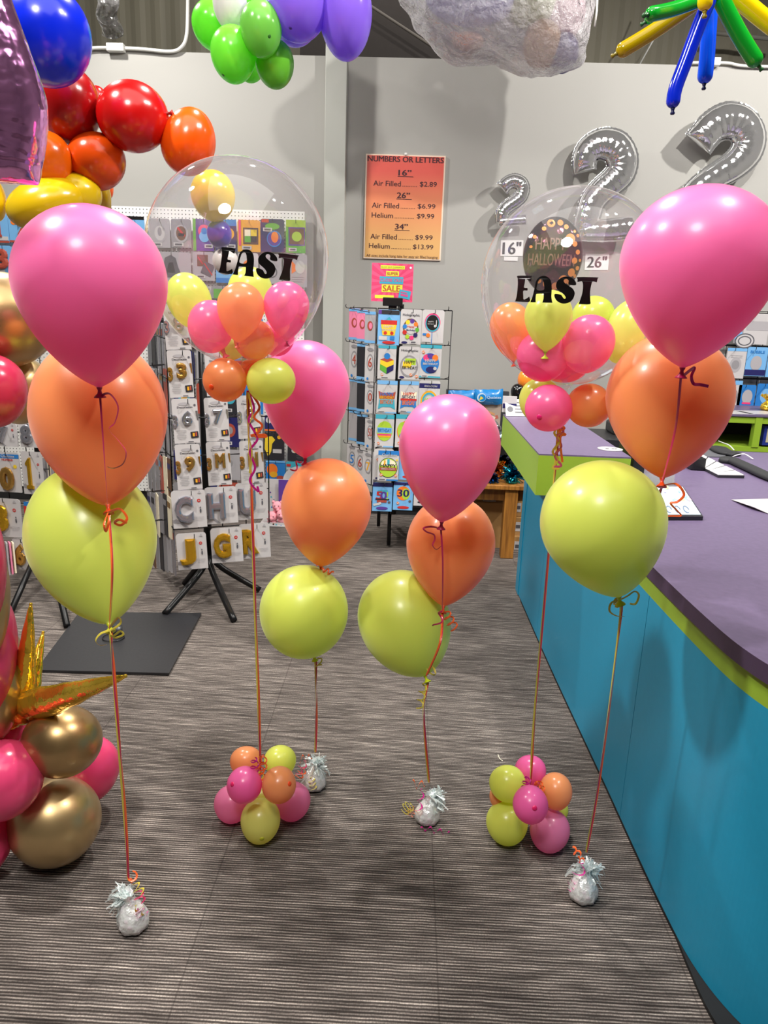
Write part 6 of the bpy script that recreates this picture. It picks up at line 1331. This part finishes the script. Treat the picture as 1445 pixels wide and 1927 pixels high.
# merchandise stand behind: blue header bags
t = thing('bag_stand', 'dark upright stand behind the oak table holding blue topped bags', 'display rack', (PY(900, 800, 5.5).x, 5.5, 0))
z0_ = PY(900, 762, 5.5).z
MB().box((PY(895, 800, 5.52).x, 5.55, z0_ / 2 + .05), (.46, .05, z0_ + .1)).obj('back_panel', plain('3a3a40', .6), t)
MB().box((PY(895, 800, 5.52).x, 5.45, .72), (.46, .2, .02)).obj('ledge', plain('2a2a2e', .5), t)
bagblue = plain('1f86d0', .25, 0, .5, 'bag', .3)
for (x0, y0, x1, y1, lab, Y) in ((842, 735, 900, 768, 'blue topped bag of balloons behind the central pink balloon', 5.36), (893, 733, 946, 761, 'blue topped bag of balloons nearest the raised shelf', 5.33)):
    C_, w_, h_ = rectpx(x0, y0, x1, y1, Y); tt = thing('balloon_bag', lab, 'bag', C_); f = Face(C_, 0, -.03)
    mb = MB(); vs = []
    for j in range(9):
        for i in range(13):
            u, v = i / 12 * 2 - 1, j / 8 * 2 - 1; d = .035 * max(0, 1 - u * u) ** .4 * max(.0, 1 - (v * .9) ** 2) + .004 * noise.noise(V((u * 3, v * 3, x0)))
            vs.append(f.at(u * w_ / 2, v * h_ / 2 + .01 * noise.noise(V((u * 2, x0 * .1, 0))), d))
    N_ = len(vs); vs += [q_ + V((0, .02, 0)) - V((0, 0, 0)) for q_ in vs]
    fs = [(j * 13 + i, j * 13 + i + 1, (j + 1) * 13 + i + 1, (j + 1) * 13 + i) for j in range(8) for i in range(12)]
    mb.add(vs, fs + [tuple(N_ + k for k in q_) for q_ in fs], 0, True); mb.obj('header', bagblue, tt)
    mb = MB(); f.text(mb, 'Qualatex', .17 * w_, 0, w=w_ * .5, z=.042, bold=.01); mb.obj('lettering', plain('cfe4f6', .5), tt)
    mb = MB(); f.disc(mb, -.27 * w_, 0, h_ * .3, 0, .04); f.disc(mb, -.25 * w_, -.02 * h_, h_ * .24, 1, .041); f.poly(mb, [(-.36 * w_, -.2 * h_), (-.2 * w_, -.05 * h_), (-.3 * w_, .1 * h_)], 2, .042); mb.obj('emblem', [plain('cfe4f6', .5), bagblue, plain('e8d24a', .5)], tt)
    f2 = Face(C_ + V((0, .02, -h_ / 2 - .075))); mb = MB(); f2.slab(mb, w_ * .96, .15, .03); mb.obj('clear_pouch', plain('b8a89c', .3), tt)
    mb = MB()
    for i in range(9): f2.rect(mb, rnd.uniform(-.4, .4) * w_, rnd.uniform(-.06, .06), rnd.uniform(.02, .07), rnd.uniform(.01, .04), i % 4, .001 + i * .0002, rnd.uniform(-.4, .4))
    mb.obj('balloons_inside', [plain('c26a5a', .4), plain('e6d8cc', .3), plain('6a5048', .4), plain('d8a070', .4)], tt)
for i, (x, y, c, lab) in enumerate(((917, 805, 'd8d8da', 'crinkled silver bag under the blue topped bags'), (935, 826, '9ab0bc', 'crinkled bluish foil bag beside the raised shelf'), (905, 835, 'b0a8a0', 'crinkled grey bag behind the right side of the central pink balloon'))):
    C_ = PY(x, y, 5.28); mb = MB().ball(C_, (.1, .05, .055), 20); mb.v = [q_ + V((noise.noise(q_ * 30), noise.noise(q_ * 31 + V((5, 0, 0))), noise.noise(q_ * 29))) * .012 for q_ in mb.v]
    tag(mb.obj('foil_bag', foil(c, .2, .4, 30)), lab, 'bag')
C_, w_, h_ = rectpx(946, 746, 972, 776, 3.97); tt = thing('folded_leaflet', 'white and violet leaflet pack beside the tent card', 'leaflet', C_); f = Face(C_); mb = MB(); f.slab(mb, w_, h_, .02); mb.obj('booklet', ART['white'], tt); mb = MB(); f.rect(mb, 0, -.1 * h_, w_, .3 * h_, 0); mb.obj('printed_band', ART['navy'], tt)
# thread on the carpet
tag(ribbon(smooth([PZ(937, 1420, .002), PZ(940, 1427, .004), PZ(946, 1432, .002)], 5), plain('e6ddc8', .6), None, .0016, name='ribbon_scrap', nrm=(0, 0, 1)), 'tiny pale ribbon scrap on the carpet behind the right balloon flower', 'scrap')
